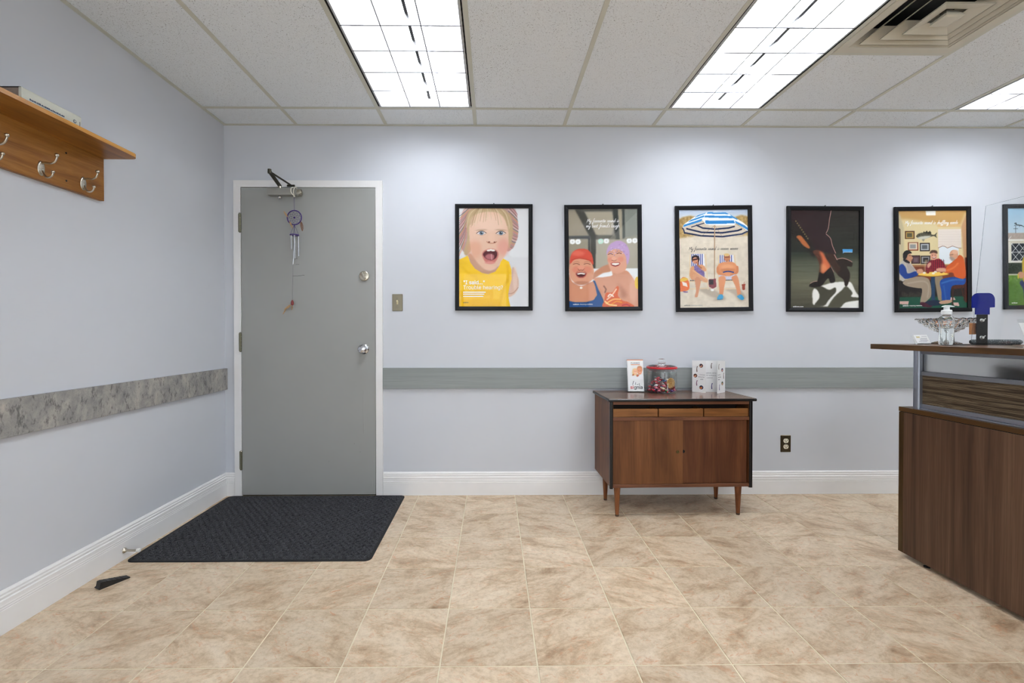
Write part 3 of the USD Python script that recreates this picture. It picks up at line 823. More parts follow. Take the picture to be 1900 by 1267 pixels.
while yy < BY1 - .075:
    w = float(rng.uniform(.002, .006))
    ms.append(box(BX - .0002, BX + .0003, yy, yy + w, BZ + .021, BZ + .021 + float(rng.uniform(.004, .0065))))
    yy += w + .0013
part(bk, 'spine_title', join(*ms, box(BX - .0002, BX + .0003, BY1 - .008, BY1 - .0055, BZ + .008, BZ + .034)), blue_ink, smooth=False)
part(bk, 'publisher_mark', extrude(sg.Point(BY1 - .030, BZ + .026).buffer(.0075, 12).difference(sg.Point(BY1 - .0285, BZ + .027).buffer(.0035, 8)), .0005, 'yz', BX - .0002), plain('grey_ink', rgb(120, 128, 132), .5), smooth=False)

# ------------------------------------------------------------------ entrance mat
mat_rubber = plain('black_rubber_edge', rgb(20, 21, 24), .7)
mat_pile = mat('charcoal_carpet_pile', {
    'g': ('geometry', {}), 'n': ('noise_texture', dict(scale=420, detail=3, roughness=.8)), 'r': ('rgb_ramp', {'ramp': [(.38, rgb(14, 15, 18)), (.53, rgb(40, 42, 47)), (.67, rgb(140, 142, 148))]}),
    'n2': ('noise_texture', dict(scale=70, detail=4, roughness=.7)), 'r2': ('rgb_ramp', {'ramp': [(.36, (.35, .35, .37)), (.60, (1.15, 1.15, 1.15))]}), 'x': ('mix', dict(mix_type='multiply', fac=1.0)),
    'b': ('bump', dict(strength=.9, distance=.004)), 'p': ('principled_bsdf', dict(roughness=1.0, specular_ior_level=.05, sheen_weight=.12))},
    [('g.position', 'n.vector'), ('n.fac', 'r.fac'), ('g.position', 'n2.vector'), ('n2.fac', 'r2.fac'), ('r.color', 'x.color1'), ('r2.color', 'x.color2'), ('x.color', 'p.base_color'), ('n.fac', 'b.height'), ('b.normal', 'p.normal')])
MX0, MX1, MY0, MY1 = -1.803, -.603, 2.308, 3.228
em = thing('entrance_mat', 'charcoal ribbed carpet entrance mat on the tiles before the grey door', 'door mat')
part(em, 'rubber_border', extrude(rounded(MX0, MX1, MY0, MY1, .035), .004, 'xy', .0), mat_rubber, smooth=False)
nx, ny = 400, 310
gx, gy = np.meshgrid(np.linspace(MX0 + .012, MX1 - .012, nx), np.linspace(MY0 + .012, MY1 - .012, ny))
v = gy / .024 + .10 * np.sin(gx * 40)
row = np.floor(v)
ph = gx / .040 + .5 * (row % 2) + .55 * (v - row)
ridge = np.sin(np.pi * (v - row)) ** .7 * (.5 + .5 * np.sin(2 * np.pi * ph)) ** .8
fuzz = meshkit.noise(np.stack([gx, gy, 0 * gx], -1) * 170, 3)
ed = np.minimum.reduce([gx - gx.min(), gx.max() - gx, gy - gy.min(), gy.max() - gy])
rise = np.clip(ed / .03, 0, 1)
cr = .030                                        # rounded corners: the pile stays inside the border
qx, qy = np.clip(np.abs(gx - (MX0 + MX1) / 2) - ((MX1 - MX0) / 2 - .012 - cr), 0, None), np.clip(np.abs(gy - (MY0 + MY1) / 2) - ((MY1 - MY0) / 2 - .012 - cr), 0, None)
over = np.maximum(1, np.hypot(qx, qy) / cr)
px_ = np.where(over > 1, gx - np.sign(gx - (MX0 + MX1) / 2) * (qx - qx / over), gx)
py_ = np.where(over > 1, gy - np.sign(gy - (MY0 + MY1) / 2) * (qy - qy / over), gy)
gz = .0035 + rise * (.001 + .0105 * ridge + .003 * fuzz)
V = np.stack([px_, py_, gz], -1).reshape(-1, 3)
I = np.arange(nx * ny).reshape(ny, nx)
F = np.concatenate([np.stack([I[:-1, :-1], I[:-1, 1:], I[1:, 1:]], -1).reshape(-1, 3), np.stack([I[:-1, :-1], I[1:, 1:], I[1:, :-1]], -1).reshape(-1, 3)])
part(em, 'carpet_pile', (V, F), mat_pile, smooth=True)

# ------------------------------------------------------------------ door stop on the baseboard, rubber wedge on the floor
white_rubber = plain('white_rubber', rgb(222, 222, 218), .5)
ds = thing('door_stop', 'nickel baseboard door stop with a white rubber tip', 'door stop')
sx = WALL_L + .0155
part(ds, 'stem', moved(lathe([(0, 0), (.0135, 0), (.0135, .003), (.010, .007), (.0055, .016), (.0048, .060), (.006, .064), (0, .064)], 18).apply_transform(trimesh.transformations.rotation_matrix(np.pi / 2, [0, 1, 0])), (sx, 2.338, .046)), nickel)
part(ds, 'rubber_tip', moved(lathe([(0, 0), (.0085, 0), (.0095, .004), (.0095, .011), (.007, .015), (0, .016)], 18).apply_transform(trimesh.transformations.rotation_matrix(np.pi / 2, [0, 1, 0])), (sx + .063, 2.338, .046)), white_rubber)
black_rubber = plain('black_rubber', rgb(20, 20, 22), .45)
wg = thing('door_wedge', 'black rubber door wedge lying loose on the floor tiles', 'door wedge', (-1.708, 2.118, 0), (0, 0, 62))
part(wg, 'wedge', extrude([(-.055, .0), (.062, .0), (.062, .004), (-.040, .030), (-.050, .030), (-.0535, .010), (-.060, .006)], .034, 'xz', -.017), black_rubber, smooth=False)
part(wg, 'grip_rib', join(*[box(-.028 + .02 * k, -.025 + .02 * k, -.015, .015, .022 - .0051 * k, .0278 - .0051 * k) for k in range(4)]), black_rubber, smooth=False)

# ------------------------------------------------------------------ walnut cabinet
wal = wood('cabinet_walnut', rgb(80, 46, 25), rgb(112, 70, 40), rgb(136, 90, 54), 'z', .42, cross=7, along=.8, fine=.16, seed=1.0)
wal_top = wood('cabinet_walnut_top', rgb(84, 56, 42), rgb(116, 82, 64), rgb(136, 100, 78), 'x', .2, cross=9, along=.9, fine=.18, coat=.35, spec=.4, seed=4.0)
wal_dark = wood('cabinet_walnut_door', rgb(70, 39, 24), rgb(98, 58, 36), rgb(118, 74, 46), 'z', .42, cross=8, along=.8, fine=.16, seed=8.0)
wal_draw = wood('cabinet_drawer_wood', rgb(112, 70, 34), rgb(146, 96, 52), rgb(164, 114, 66), 'x', .36, cross=14, along=1.5, fine=.2, seed=3.0)
wal_rail = wood('cabinet_rail_wood', rgb(86, 52, 36), rgb(116, 74, 52), rgb(132, 88, 64), 'x', .36, cross=14, along=1.5, fine=.15, seed=5.0)
leg_wood = wood('cabinet_leg_wood', rgb(92, 52, 28), rgb(126, 74, 42), rgb(150, 94, 56), 'z', .32, cross=30, along=3, fine=.2, coat=.2)
black_paint = plain('black_lacquer', rgb(14, 14, 16), .3)
inside_dark = plain('cabinet_inside_brown', rgb(46, 30, 22), .7)
cab = thing('cabinet', 'walnut cabinet with black edged top, sliding doors and tapered legs', 'cabinet', (1.137, 3.033, 0), (0, 0, 1.2))
FY = -.2
part(cab, 'body', join(box(-.4345, -.416, FY + .004, .198, .1865, .707), box(.415, .4335, FY + .004, .198, .1865, .707), box(-.416, .415, .19, .198, .1865, .707), box(-.416, .415, FY + .012, .19, .1865, .203), box(-.416, .415, FY + .012, .19, .600, .607)), wal, smooth=False)
part(cab, 'inside_back', box(-.415, .414, -.06, -.056, .607, .706), inside_dark, smooth=False)
tp = part(cab, 'top', box(-.450, .456, FY - .015, .2, .7055, .7225, .004), black_paint, label='black edge of the cabinet top', smooth=False)
part(tp, 'top_surface', box(-.4455, .4515, FY - .0105, .1955, .7215, .7229, .0004), wal_top, label='dark glossy walnut top surface', smooth=False)
for x0, x1 in ((-.4375, -.419), (.4165, .4365)):
    part(cab, 'corner_post', extrude(rounded(x0, x1, FY - .004, FY + .020, .006), .7055 - .179, 'xy', .179), black_paint, label='black corner post')
part(cab, 'upper_rail', box(-.419, .4165, FY + .002, FY + .02, .686, .7055, .001), wal_rail, smooth=False)
part(cab, 'middle_rail', box(-.419, .4165, FY + .001, FY + .02, .590, .610, .001), wal_rail, smooth=False)
part(cab, 'lower_rail', box(-.419, .4165, FY + .000, FY + .02, .184, .203, .001), wal_rail, smooth=False)
for k in range(3):
    x0 = -.416 + k * .2785
    part(cab, 'drawer', join(box(x0, x0 + .2715, FY + .006, FY + .020, .6115, .6605, .0008), box(x0, x0 + .007, FY + .02, -.07, .6115, .655), box(x0 + .2645, x0 + .2715, FY + .02, -.07, .6115, .655), box(x0, x0 + .2715, FY + .02, -.07, .6115, .6145)), wal_draw, smooth=False)
for (x0, x1, y, m, px_) in ((-.4165, .0090, FY + .004, wal, -.0225), (-.0100, .4080, FY + .014, wal_dark, .0165)):
    d = part(cab, 'door', box(x0, x1, y, y + .008, .2035, .5895, .0008), m, smooth=False)
    part(d, 'finger_pull', facing([(.0, .0004), (.0062, .0004), (.0075, .0022), (.0085, .0026), (.0095, .0004), (.0095, 0), (0, 0)], px_, .3985, y, 20), plain('brass_pull', rgb(104, 92, 58), .35, metal=.9) if x0 < -.2 else shadow_black)
for x, y in ((-.384, -.165), (.367, -.165), (-.384, .110), (.367, .110)):
    l = part(cab, 'leg', lathe([(0, .012), (.0112, .012), (.0205, .1865), (0, .1865)], 22, (x, y, 0)), leg_wood)
    part(l, 'leg_tip', lathe([(0, 0), (.0098, 0), (.0112, .003), (.0113, .012), (0, .012)], 22, (x, y, 0)), plain('worn_leg_tip', rgb(70, 50, 36), .5))

# ------------------------------------------------------------------ things on the cabinet
CT = .7230
glass = mat('clear_glass', {'p': ('principled_bsdf', dict(base_color=(.97, .985, .98), roughness=0.0, ior=1.45, transmission_weight=1.0))})
thin_glass = pane('thin_clear_glass', (.975, .985, .985), 1.46)
white_paper = plain('white_paper', rgb(233, 234, 234), .5)
ink_paper = printed('ink_on_paper')
orange_ink = plain('orange_ink', rgb(226, 132, 62), .5)
red_ink = plain('red_ink', rgb(206, 36, 50), .5)
grey_ink2 = plain('dark_grey_ink', rgb(58, 58, 62), .5)
mid_ink = plain('mid_grey_ink', rgb(128, 130, 136), .5)

# leaflets in a clear stand
HX, HY = .955, 3.125
LT = math.radians(-9)                             # lean back
lh = thing('leaflet_holder', 'clear upright leaflet stand on the left of the cabinet top', 'leaflet holder', (HX, HY, CT), (0, 0, -2))
acr = pane('clear_acrylic', (.985, .99, .99), 1.22)


def lean(m):
    return moved(m, (0, 0, 0), LT, (1, 0, 0))


part(lh, 'back_plate', lean(box(-.056, .056, .0275, .0295, .004, .222)), acr, smooth=False)
part(lh, 'front_lip', lean(box(-.056, .056, -.0005, .0015, .004, .055)), acr, smooth=False)
part(lh, 'side_wall', lean(join(box(-.056, -.054, .0015, .0275, .004, .11), box(.054, .056, .0015, .0275, .004, .11))), acr, smooth=False)
part(lh, 'base', box(-.056, .056, -.003, .052, 0, .0022), acr, smooth=False)


def leaflet(y, label, front):
    t = thing('leaflet', label, 'leaflet', (HX, HY, CT), (0, 0, -2), group='white folded leaflets in the stand')
    part(t, 'paper', lean(box(-.0525, .0525, y, y + .004, .006, .218, .0005)), white_paper, smooth=False)
    part(t, 'orange_band', lean(box(-.0525, .0525, y - .0003, y + .0043, .2135, .2182)), orange_ink, smooth=False)
    if front:
        F = y - .0004
        part(t, 'heading', lean(wall_text('PLANNER', .0095, 0, .190, F, centre=True)), mid_ink, smooth=False)
        part(t, 'heading_rule', lean(box(-.030, .031, F - .0003, F + .0003, .182, .1855)), orange_ink, smooth=False)
        a, b = wall_text('si', .0215, -.040, .023, F, bold=True), wall_text('gnia', .0215, 0, .023, F, bold=True)
        b.apply_translation((a.bounds[1, 0] + .0035 - b.bounds[0, 0], 0, 0))
        part(t, 'red_lettering', lean(a), red_ink, smooth=False)
        part(t, 'grey_lettering', lean(b), grey_ink2, smooth=False)
        sil = join(*[extrude(sg.Polygon(spline(p, 4, True)), .0005, 'xz', F) for p in (
            [(-.020, .050), (-.016, .067), (-.012, .071), (-.014, .075), (-.019, .071), (-.024, .051)], [(-.006, .050), (-.003, .065), (.0, .067), (-.002, .050)], [(.004, .050), (.010, .055), (.015, .050)], [(.018, .050), (.021, .061), (.024, .051)])])
        part(t, 'device_drawing', lean(sil), mid_ink, smooth=False)
        pic = Canvas(-.036, .178, .0515, .085, 88, 92, (233, 234, 234))
        pic.blob([(-.022, .130), (-.018, .152), (-.006, .160), (.008, .157), (.012, .140), (.006, .118), (-.014, .112)], (238, 200, 142), soft=.003)
        pic.blob([(.010, .150), (.014, .170), (.028, .176), (.042, .170), (.046, .150), (.040, .138), (.018, .138)], (214, 150, 112), soft=.002)
        pic.blob([(-.014, .138), (-.010, .150), (.0, .153), (.008, .148), (.009, .132), (.002, .120), (-.008, .122)], (244, 190, 158), soft=.0015)
        pic.blob([(.012, .142), (.016, .160), (.028, .164), (.041, .158), (.043, .138), (.036, .122), (.024, .118), (.015, .126)], (236, 160, 124), soft=.0015)
        pic.blob([(-.022, .118), (-.014, .122), (-.010, .112), (-.020, .106)], (196, 120, 84), soft=.002)
        pic.blob([(.006, .118), (.020, .118), (.026, .108), (.014, .102), (.004, .108)], (206, 122, 92), soft=.002)
        pic.poly([(-.036, .106), (-.010, .112), (.010, .100), (.024, .114), (.046, .120), (.0515, .085), (-.036, .085)], (238, 238, 242), soft=.002)
        for x, y in ((-.008, .141), (.003, .141), (.021, .146), (.035, .145)):
            pic.ell(x, y, .0018, .0013, (110, 66, 50))
        pic.line([(-.006, .129), (-.001, .1275), (.004, .129)], .0018, (250, 240, 236))
        pic.line([(.022, .132), (.029, .1305), (.036, .132)], .0018, (250, 236, 230))
        v, f, ink = pic.mesh(F)
        v = lean(trimesh.Trimesh(v, f, process=False)).vertices
        part(t, 'couple_photo', (v, f), ink_paper, ink=ink)
    return t


# candy jar
JX, JY = 1.121, 3.118
jar = thing('candy_jar', 'round glass candy jar with red rimmed glass lid on the cabinet', 'candy jar', (JX, JY, CT))
JP = [(0, 0), (.086, 0), (.092, .004), (.0955, .014), (.0965, .05), (.0965, .135), (.094, .145), (.084, .152), (.082, .160), (.082, .166), (.0795, .166), (.0795, .158), (.0815, .150), (.091, .142), (.0932, .132), (.0932, .05), (.092, .016), (.086, .009), (0, .009)]
part(jar, 'body', lathe(JP, 56), thin_glass, smooth=40)
part(jar, 'gasket', lathe([(.083, .160), (.097, .1595), (.0985, .164), (.098, .170), (.094, .172), (.083, .171), (.083, .160)], 56), plain('red_gasket', rgb(196, 38, 48), .35))
part(jar, 'lid', lathe([(0, .170), (.090, .170), (.093, .173), (.085, .178), (.060, .184), (.034, .190), (.024, .194), (.022, .199), (.024, .206), (.0265, .213), (.024, .220), (.014, .224), (0, .225)], 56), glass, smooth=40)

foils = {n: plain(f'{n}_candy_foil', c, .2, metal=.35, bump=.5, bump_scale=260) for n, c in (('red', rgb(206, 40, 62)), ('pink', rgb(232, 128, 148)), ('silver', rgb(222, 220, 222)), ('black', rgb(52, 46, 52)),
         ('green', rgb(24, 128, 60)), ('blue', rgb(48, 104, 160)), ('purple', rgb(96, 74, 150)), ('cream', rgb(226, 206, 170)), ('dark_red', rgb(150, 34, 50)))}


def candy_mesh(seed):
    r = np.random.default_rng(seed)
    b = trimesh.creation.icosphere(2, 1.0)
    b.apply_scale((.0125, .0085, .0075))
    b.vertices *= (1 + .10 * (meshkit.noise(b.vertices * 300, seed) - .5))[:, None]
    tw = []
    for s in (-1, 1):
        fan = []
        for k in range(5):
            a = (k - 2) * .38
            fan.append((s * (.0115 + .0095 * math.cos(a)), .0095 * math.sin(a) * 1.1, r.uniform(-.002, .002)))
        v = [(s * .0105, .002, .0015), (s * .0105, -.002, -.0015)] + fan
        f = [(0, 2 + k, 3 + k) for k in range(4)] + [(1, 3 + k, 2 + k) for k in range(4)]
        tw.append(trimesh.Trimesh(np.array(v), f, process=False))
    return b, join(*tw)


layers = [(.0185, .076, 15), (.0185, .048, 9), (.0185, .018, 3), (.035, .074, 14), (.035, .046, 8), (.035, .016, 3), (.051, .070, 12), (.051, .036, 5), (.067, .058, 8), (.081, .040, 5), (.094, .022, 2)]
pal = ['red', 'pink', 'red', 'silver', 'red', 'dark_red', 'pink', 'black', 'red', 'purple', 'cream', 'red', 'silver', 'black', 'dark_red', 'blue']
k = 0
for z, r, n in layers:
    for i in range(n):
        a = 2 * math.pi * (i + .37 * k) / n + z * 40
        x, y = r * math.cos(a), r * math.sin(a)
        k += 1
        if z > .03 and x > .012 and y < -.03 and z < .09:
            continue                                # the disc stands here
        c = pal[int(rng.integers(len(pal)))]
        if y < -.05 and z < .025:
            c = 'green' if -.02 < x < .008 else 'blue' if .012 < x < .04 else c
        b, tw = candy_mesh(k)
        T = trimesh.transformations.euler_matrix(*(rng.uniform(-.5, .5, 2)), rng.uniform(0, 6.28))
        T[:3, 3] = (JX + x, JY + y, CT + z + float(rng.uniform(-.002, .002)))
        b.apply_transform(T), tw.apply_transform(T)
        t = thing('candy', f"{c.replace('_', ' ')} foil wrapped candy in the glass jar", 'candy', group=f"{c.replace('_', ' ')} candies in the jar")
        part(t, 'sweet', b, foils[c], smooth=True)
        part(t, 'wrapper_twist', tw, foils[c], smooth=False)
gold = mat('gold_foil_disc', {'g': ('geometry', {}), 'n': ('noise_texture', dict(scale=190, detail=4)), 'r': ('rgb_ramp', {'ramp': [(.35, rgb(176, 128, 70)), (.65, rgb(226, 184, 120))]}), 'b': ('bump', dict(strength=.7, distance=.003)), 'p': ('principled_bsdf', dict(roughness=.45, metallic=.2))},
           [('g.position', 'n.vector'), ('n.fac', 'r.fac'), ('r.color', 'p.base_color'), ('n.fac', 'b.height'), ('b.normal', 'p.normal')])
dc = thing('cookie', 'round golden tan cookie standing upright inside the candy jar', 'cookie', (JX + .0375, JY - .060, CT + .068), (0, 0, 25))
part(dc, 'disc', facing([(0, -.004), (.031, -.004), (.0345, 0), (.033, .004), (.027, .005), (.024, .004), (.009, .0045), (.006, .007), (0, .007)], 0, 0, 0, 36), gold)
lp = thing('lollipop', 'white lollipop stick with red end standing in the candy jar', 'lollipop', (JX + .007, JY - .0885, CT + .012))
part(lp, 'stick', tube([(0, 0, .008), (.001, .0005, .056)], .0026, 10), white_paper, smooth=40)
part(lp, 'red_end', trimesh.creation.icosphere(2, .0055).apply_scale((1, .7, 1.2)).apply_translation((0, .003, .002)), foils['red'], smooth=True)


# gate-fold card
gf = thing('folded_card', 'white gatefold card with ring of small pictures standing on the cabinet', 'card', (0, 0, CT))
gz0, gz1 = 0.0, .2105
pl_, pr_ = np.array((1.338, 3.150)), np.array((1.546, 3.120))
fl_, fr_ = np.array((1.399, 3.082)), np.array((1.462, 3.055))


def leafpanel(a, b, name, ops):
    """One standing panel of the card from a to b (plan points), with its print on the near side."""
    d = (b - a)
    L = np.linalg.norm(d)
    d = d / L
    n = np.array([d[1], -d[0]])
    base = np.array([[*a, gz0], [*b, gz0], [*b, gz1], [*a, gz1]])
    off = np.array([*(-n * .0007), 0])
    v = np.vstack([base, base + off])
    m = trimesh.convex.convex_hull(v)
    pt = part(gf, name, m, white_paper, smooth=False)
    T = np.eye(4)
    T[:3, 0], T[:3, 1], T[:3, 2], T[:3, 3] = [*d, 0], [*(-n), 0], [0, 0, 1], [*a, 0]
    for pname, mesh, mt in ops(L):
        part(pt, pname, mesh.apply_transform(T), mt, smooth=False)


mauve, bluegrey, taupe, olive = plain('mauve_ink', rgb(128, 84, 112), .5), plain('blue_violet_ink', rgb(86, 84, 140), .5), plain('taupe_ink', rgb(112, 100, 92), .5), plain('olive_ink', rgb(96, 112, 88), .5)
brown_ink, peach_ink, navy_ink = plain('brown_ink', rgb(86, 50, 40), .5), plain('peach_ink', rgb(226, 164, 130), .5), plain('navy_ink', rgb(44, 60, 92), .5)


def hearing_aid(x, z, h, mtl, flip=1):
    p = [(x - .003 * flip, z - h / 2), (x - .004 * flip, z), (x, z + h / 2), (x + .006 * flip, z + h * .42), (x + .002 * flip, z + h * .3), (x + .001 * flip, z), (x + .0025 * flip, z - h / 2)]
    return ('device_picture', extrude(sg.Polygon(spline(p, 4, True)).buffer(0), .0005, 'xz', -.0006), mtl)


def roundpic(x, z, r, a, b, c):
    return [('round_picture', extrude(sg.Point(x, z).buffer(r, 12), .0005, 'xz', -.0005), a), ('round_picture_figure', extrude(sg.Point(x - r * .15, z - r * .1).buffer(r * .62, 10), .0003, 'xz', -.0008), b),
            ('round_picture_hair', extrude(sg.Point(x - r * .25, z + r * .25).buffer(r * .42, 10), .0003, 'xz', -.0011), c)]


def txt(s, x, z, h=.0085):
    return ('printed_words', wall_text(s, h, x, z, -.0004), mid_ink)


leafpanel(pl_, fl_, 'left_flap', lambda L: [hearing_aid(L * .36, .155, .036, taupe), hearing_aid(L * .35, .062, .034, mauve)] + roundpic(L * .66, .178, .0125, brown_ink, peach_ink, navy_ink) + roundpic(L * .24, .110, .0125, brown_ink, peach_ink, brown_ink)
          + roundpic(L * .68, .034, .0135, navy_ink, orange_ink, brown_ink) + [txt('Conver', L * .56, .115, .0075), txt('shine for', L * .44, .100, .0075), txt('with', L * .60, .084, .0075)])
leafpanel(pl_, pr_, 'back_panel', lambda L: [hearing_aid(L * .585, .176, .034, taupe), hearing_aid(L * .60, .040, .038, bluegrey), txt('sations using', L * .42, .124, .0075), txt('for everyone', L * .43, .108, .0075), txt('comfort', L * .44, .092, .0075)])
leafpanel(fr_, pr_, 'right_flap', lambda L: [hearing_aid(L * .20, .174, .034, taupe), hearing_aid(L * .80, .112, .038, taupe), hearing_aid(L * .28, .038, .036, bluegrey)] + roundpic(L * .62, .150, .0125, bluegrey, peach_ink, taupe)
          + roundpic(L * .64, .062, .0125, olive, peach_ink, olive) + [txt('across', L * .08, .117, .0075), txt('persons', L * .10, .102, .0075), txt('with.', L * .10, .086, .0075)])

# ------------------------------------------------------------------ reception desk
dw = wood('desk_walnut_laminate', rgb(60, 42, 31), rgb(91, 66, 50), rgb(118, 90, 70), 'z', .45, cross=16, along=.45, fine=.2, seed=9.0)
dedge = wood('desk_edge_walnut', rgb(62, 42, 20), rgb(82, 56, 28), rgb(96, 68, 36), 'y', .36, cross=20, along=1.2, fine=.1)
dedge_v = wood('desk_edge_upright', rgb(56, 40, 20), rgb(72, 52, 26), rgb(84, 62, 32), 'z', .36, cross=20, along=1.2, fine=.1)
dtop = wood('desk_counter_walnut', rgb(74, 50, 34), rgb(102, 72, 50), rgb(122, 88, 62), 'y', .28, cross=12, along=.8, fine=.12, coat=.2)
zeb = wood('desk_striped_laminate', rgb(52, 42, 32), rgb(98, 84, 66), rgb(140, 122, 98), 'y', .4, cross=80, along=1.5, fine=.3, seed=3.0, bend=.15,
           bands=[(.30, rgb(40, 32, 26)), (.40, rgb(92, 76, 58)), (.47, rgb(58, 46, 36)), (.54, rgb(134, 118, 94)), (.60, rgb(72, 58, 44)), (.68, rgb(170, 152, 122))])
alu = plain('brushed_aluminium', rgb(168, 176, 190), .34, metal=.8)
alu_dark = plain('aluminium_rail', rgb(138, 143, 152), .4, metal=.55)
frost = mat('frosted_panel', {'p': ('principled_bsdf', dict(base_color=(.86, .87, .87), roughness=.55, ior=1.3, transmission_weight=1.0))})
DX, DYE, DY0 = 2.045, 2.349, .55
desk = thing('reception_desk', 'walnut reception desk with aluminium framed raised counter', 'reception desk')
part(desk, 'front_panel', box(DX, DX + .02, DY0, DYE - .0265, .024, .7255, .0006), dw, smooth=False)
part(desk, 'end_panel', box(DX, DX + .72, DYE - .0255, DYE, .024, .7255, .0006), dedge_v, smooth=False)
part(desk, 'end_panel', box(DX, DX + .72, DY0 - .0255, DY0 - .001, .024, .7255, .0006), dedge_v, smooth=False)
part(desk, 'work_surface', box(DX - .001, DX + .76, DY0 - .027, DYE + .0015, .7285, .7505, .0012), dedge, smooth=False)
part(desk, 'sub_rail', box(DX + .003, DX + .6, DY0, DYE - .004, .722, .7288), shadow_black, smooth=False)
for y in (2.222, .70):
    part(desk, 'leveling_foot', lathe([(0, 0), (.013, 0), (.013, .005), (.005, .008), (.004, .026), (0, .026)], 14, (DX + .030, y, 0)), shadow_black)
PX = 2.060
for y1 in (2.2925, .72):
    p = part(desk, 'counter_post', extrude(rounded(PX, PX + .05, y1 - .034, y1, .009), .2885, 'xy', .7503), alu)
    part(p, 'post_groove', join(box(PX - .0004, PX + .0015, y1 - .0135, y1 - .0120, .752, 1.037)), alu_dark, smooth=False)
RY0, RY1 = .72, 2.2585
part(desk, 'bottom_rail', join(box(PX + .012, PX + .036, RY0, RY1, .7585, .777, .0015), box(PX + .006, PX + .036, RY0, RY1, .7505, .7575, .001)), alu, smooth=False)
part(desk, 'middle_rail', box(PX + .012, PX + .036, RY0, RY1, .9155, .936, .0015), alu_dark, smooth=False)
part(desk, 'upper_rail', box(PX + .012, PX + .036, RY0, RY1, 1.0185, 1.0385, .0015), alu_dark, smooth=False)
part(desk, 'striped_panel', box(PX + .020, PX + .030, RY0, RY1, .776, .9165), zeb, smooth=False)
part(desk, 'frosted_panel', box(PX + .021, PX + .027, RY0, RY1, .935, 1.0195), frost, smooth=False)
part(desk, 'counter_top', box(1.95, 2.62, .50, 2.4145, 1.0385, 1.0635, .0012), dedge, label='dark edge of the raised counter', smooth=False)
part(desk, 'counter_surface', box(1.9512, 2.6188, .5012, 2.4133, 1.0632, 1.0639), dtop, label='walnut surface of the raised counter', smooth=False)
KT = 1.0639

charcoal = plain('charcoal_plastic', rgb(44, 46, 54), .5)
slate = plain('slate_plastic', rgb(58, 60, 72), .5)
t = thing('desk_box', 'taller dark box blurred behind the frosted desk panel', 'box', (2.235, 1.972, .7505))
part(t, 'body', box(-.07, .07, -.045, .045, 0, .226, .006), charcoal, smooth=False)
part(t, 'lid', box(-.072, .072, -.047, .047, .226, .236, .004), slate, smooth=False)
t = thing('desk_box', 'slightly lower dark box blurred behind the frosted panel at the picture edge', 'box', (2.235, 1.76, .7505))
part(t, 'body', box(-.07, .07, -.15, .15, 0, .212, .006), slate, smooth=False)
part(t, 'lid', box(-.072, .072, -.152, .152, .212, .220, .004), charcoal, smooth=False)

# business cards in a clear holder
ch = thing('card_holder', 'small clear business card stand at the end of the counter', 'card holder', (2.140, 2.315, KT), (0, 0, -4))
tilt = math.radians(-32)


def lean2(m):
    return moved(m, (0, 0, .003), tilt, (1, 0, 0))


part(ch, 'back_plate', lean2(box(-.034, .034, .0125, .0143, 0, .056)), acr, smooth=False)
part(ch, 'front_lip', lean2(box(-.034, .034, -.0035, -.002, 0, .012)), acr, smooth=False)
part(ch, 'side_wall', lean2(join(box(-.034, -.0325, -.002, .0125, 0, .03), box(.0325, .034, -.002, .0125, 0, .03))), acr, smooth=False)
part(ch, 'foot', join(box(-.034, .034, -.004, .046, 0, .002), box(-.034, .034, .044, .046, 0, .044)), acr, smooth=False)
for k in range(6):
    t = thing('business_card', 'white business card leaning in the counter stand' + (', the front one with printed lines' if k == 0 else ''), 'business card', (2.140, 2.315, KT), (0, 0, -4), group=None if k == 0 else 'business cards behind the front one')
    part(t, 'card', lean2(box(-.0315, .0315, -.0015 + .0022 * k, .0005 + .0022 * k, .001, .0515)), white_paper, smooth=False)
    if k == 0:
        part(t, 'printed_line', lean2(join(*[box(a, b, -.0019, -.0014, z, z + .0028) for a, b, z in ((.002, .027, .041), (-.006, .025, .030), (-.012, .022, .024), (-.012, .026, .018), (-.02, .018, .012))])), plain('pale_grey_ink', rgb(176, 176, 184), .5), smooth=False)
        part(t, 'printed_logo', lean2(box(-.024, -.008, -.0019, -.0014, .034, .041)), plain('pale_gold_ink', rgb(206, 190, 132), .5), smooth=False)

# pump bottle
bt = thing('pump_bottle', 'clear plastic hand sanitizer bottle with a white pump on the counter', 'bottle', (2.080, 2.140, KT))
part(bt, 'bottle', lathe([(0, 0), (.024, 0), (.027, .003), (.0275, .012), (.0262, .05), (.0262, .085), (.0285, .108), (.0285, .122), (.024, .131), (.015, .136), (.0135, .139), (.0135, .144), (.012, .144), (.012, .138), (.0225, .129), (.027, .121), (.027, .108), (.0248, .085), (.0248, .05), (.026, .012), (.024, .0035), (0, .0035)], 32), glass, smooth=40)
part(bt, 'gel', lathe([(0, .0037), (.0238, .0037), (.0256, .012), (.0244, .05), (.0244, .078), (0, .078)], 32), glass, smooth=40)
part(bt, 'dip_tube', tube([(0, 0, .14), (.002, 0, .08), (.006, 0, .008)], .0022, 8), thin_glass, smooth=True)
pw = plain('white_pump_plastic', rgb(226, 232, 234), .35)
part(bt, 'collar', lathe([(0, .142), (.0185, .142), (.0195, .145), (.0195, .160), (.0165, .163), (0, .163)], 28), pw)
pumpx = join(lathe([(0, .163), (.0105, .163), (.0105, .176), (.0125, .180), (0, .180)], 24), extrude(sg.Polygon(spline([(-.017, .178), (-.010, .182), (.004, .1845), (.018, .182), (.029, .1782), (.029, .1765), (.014, .1775), (-.010, .1765)], 4, True)), .016, 'xz', -.008))
part(bt, 'pump_head', pumpx, pw)

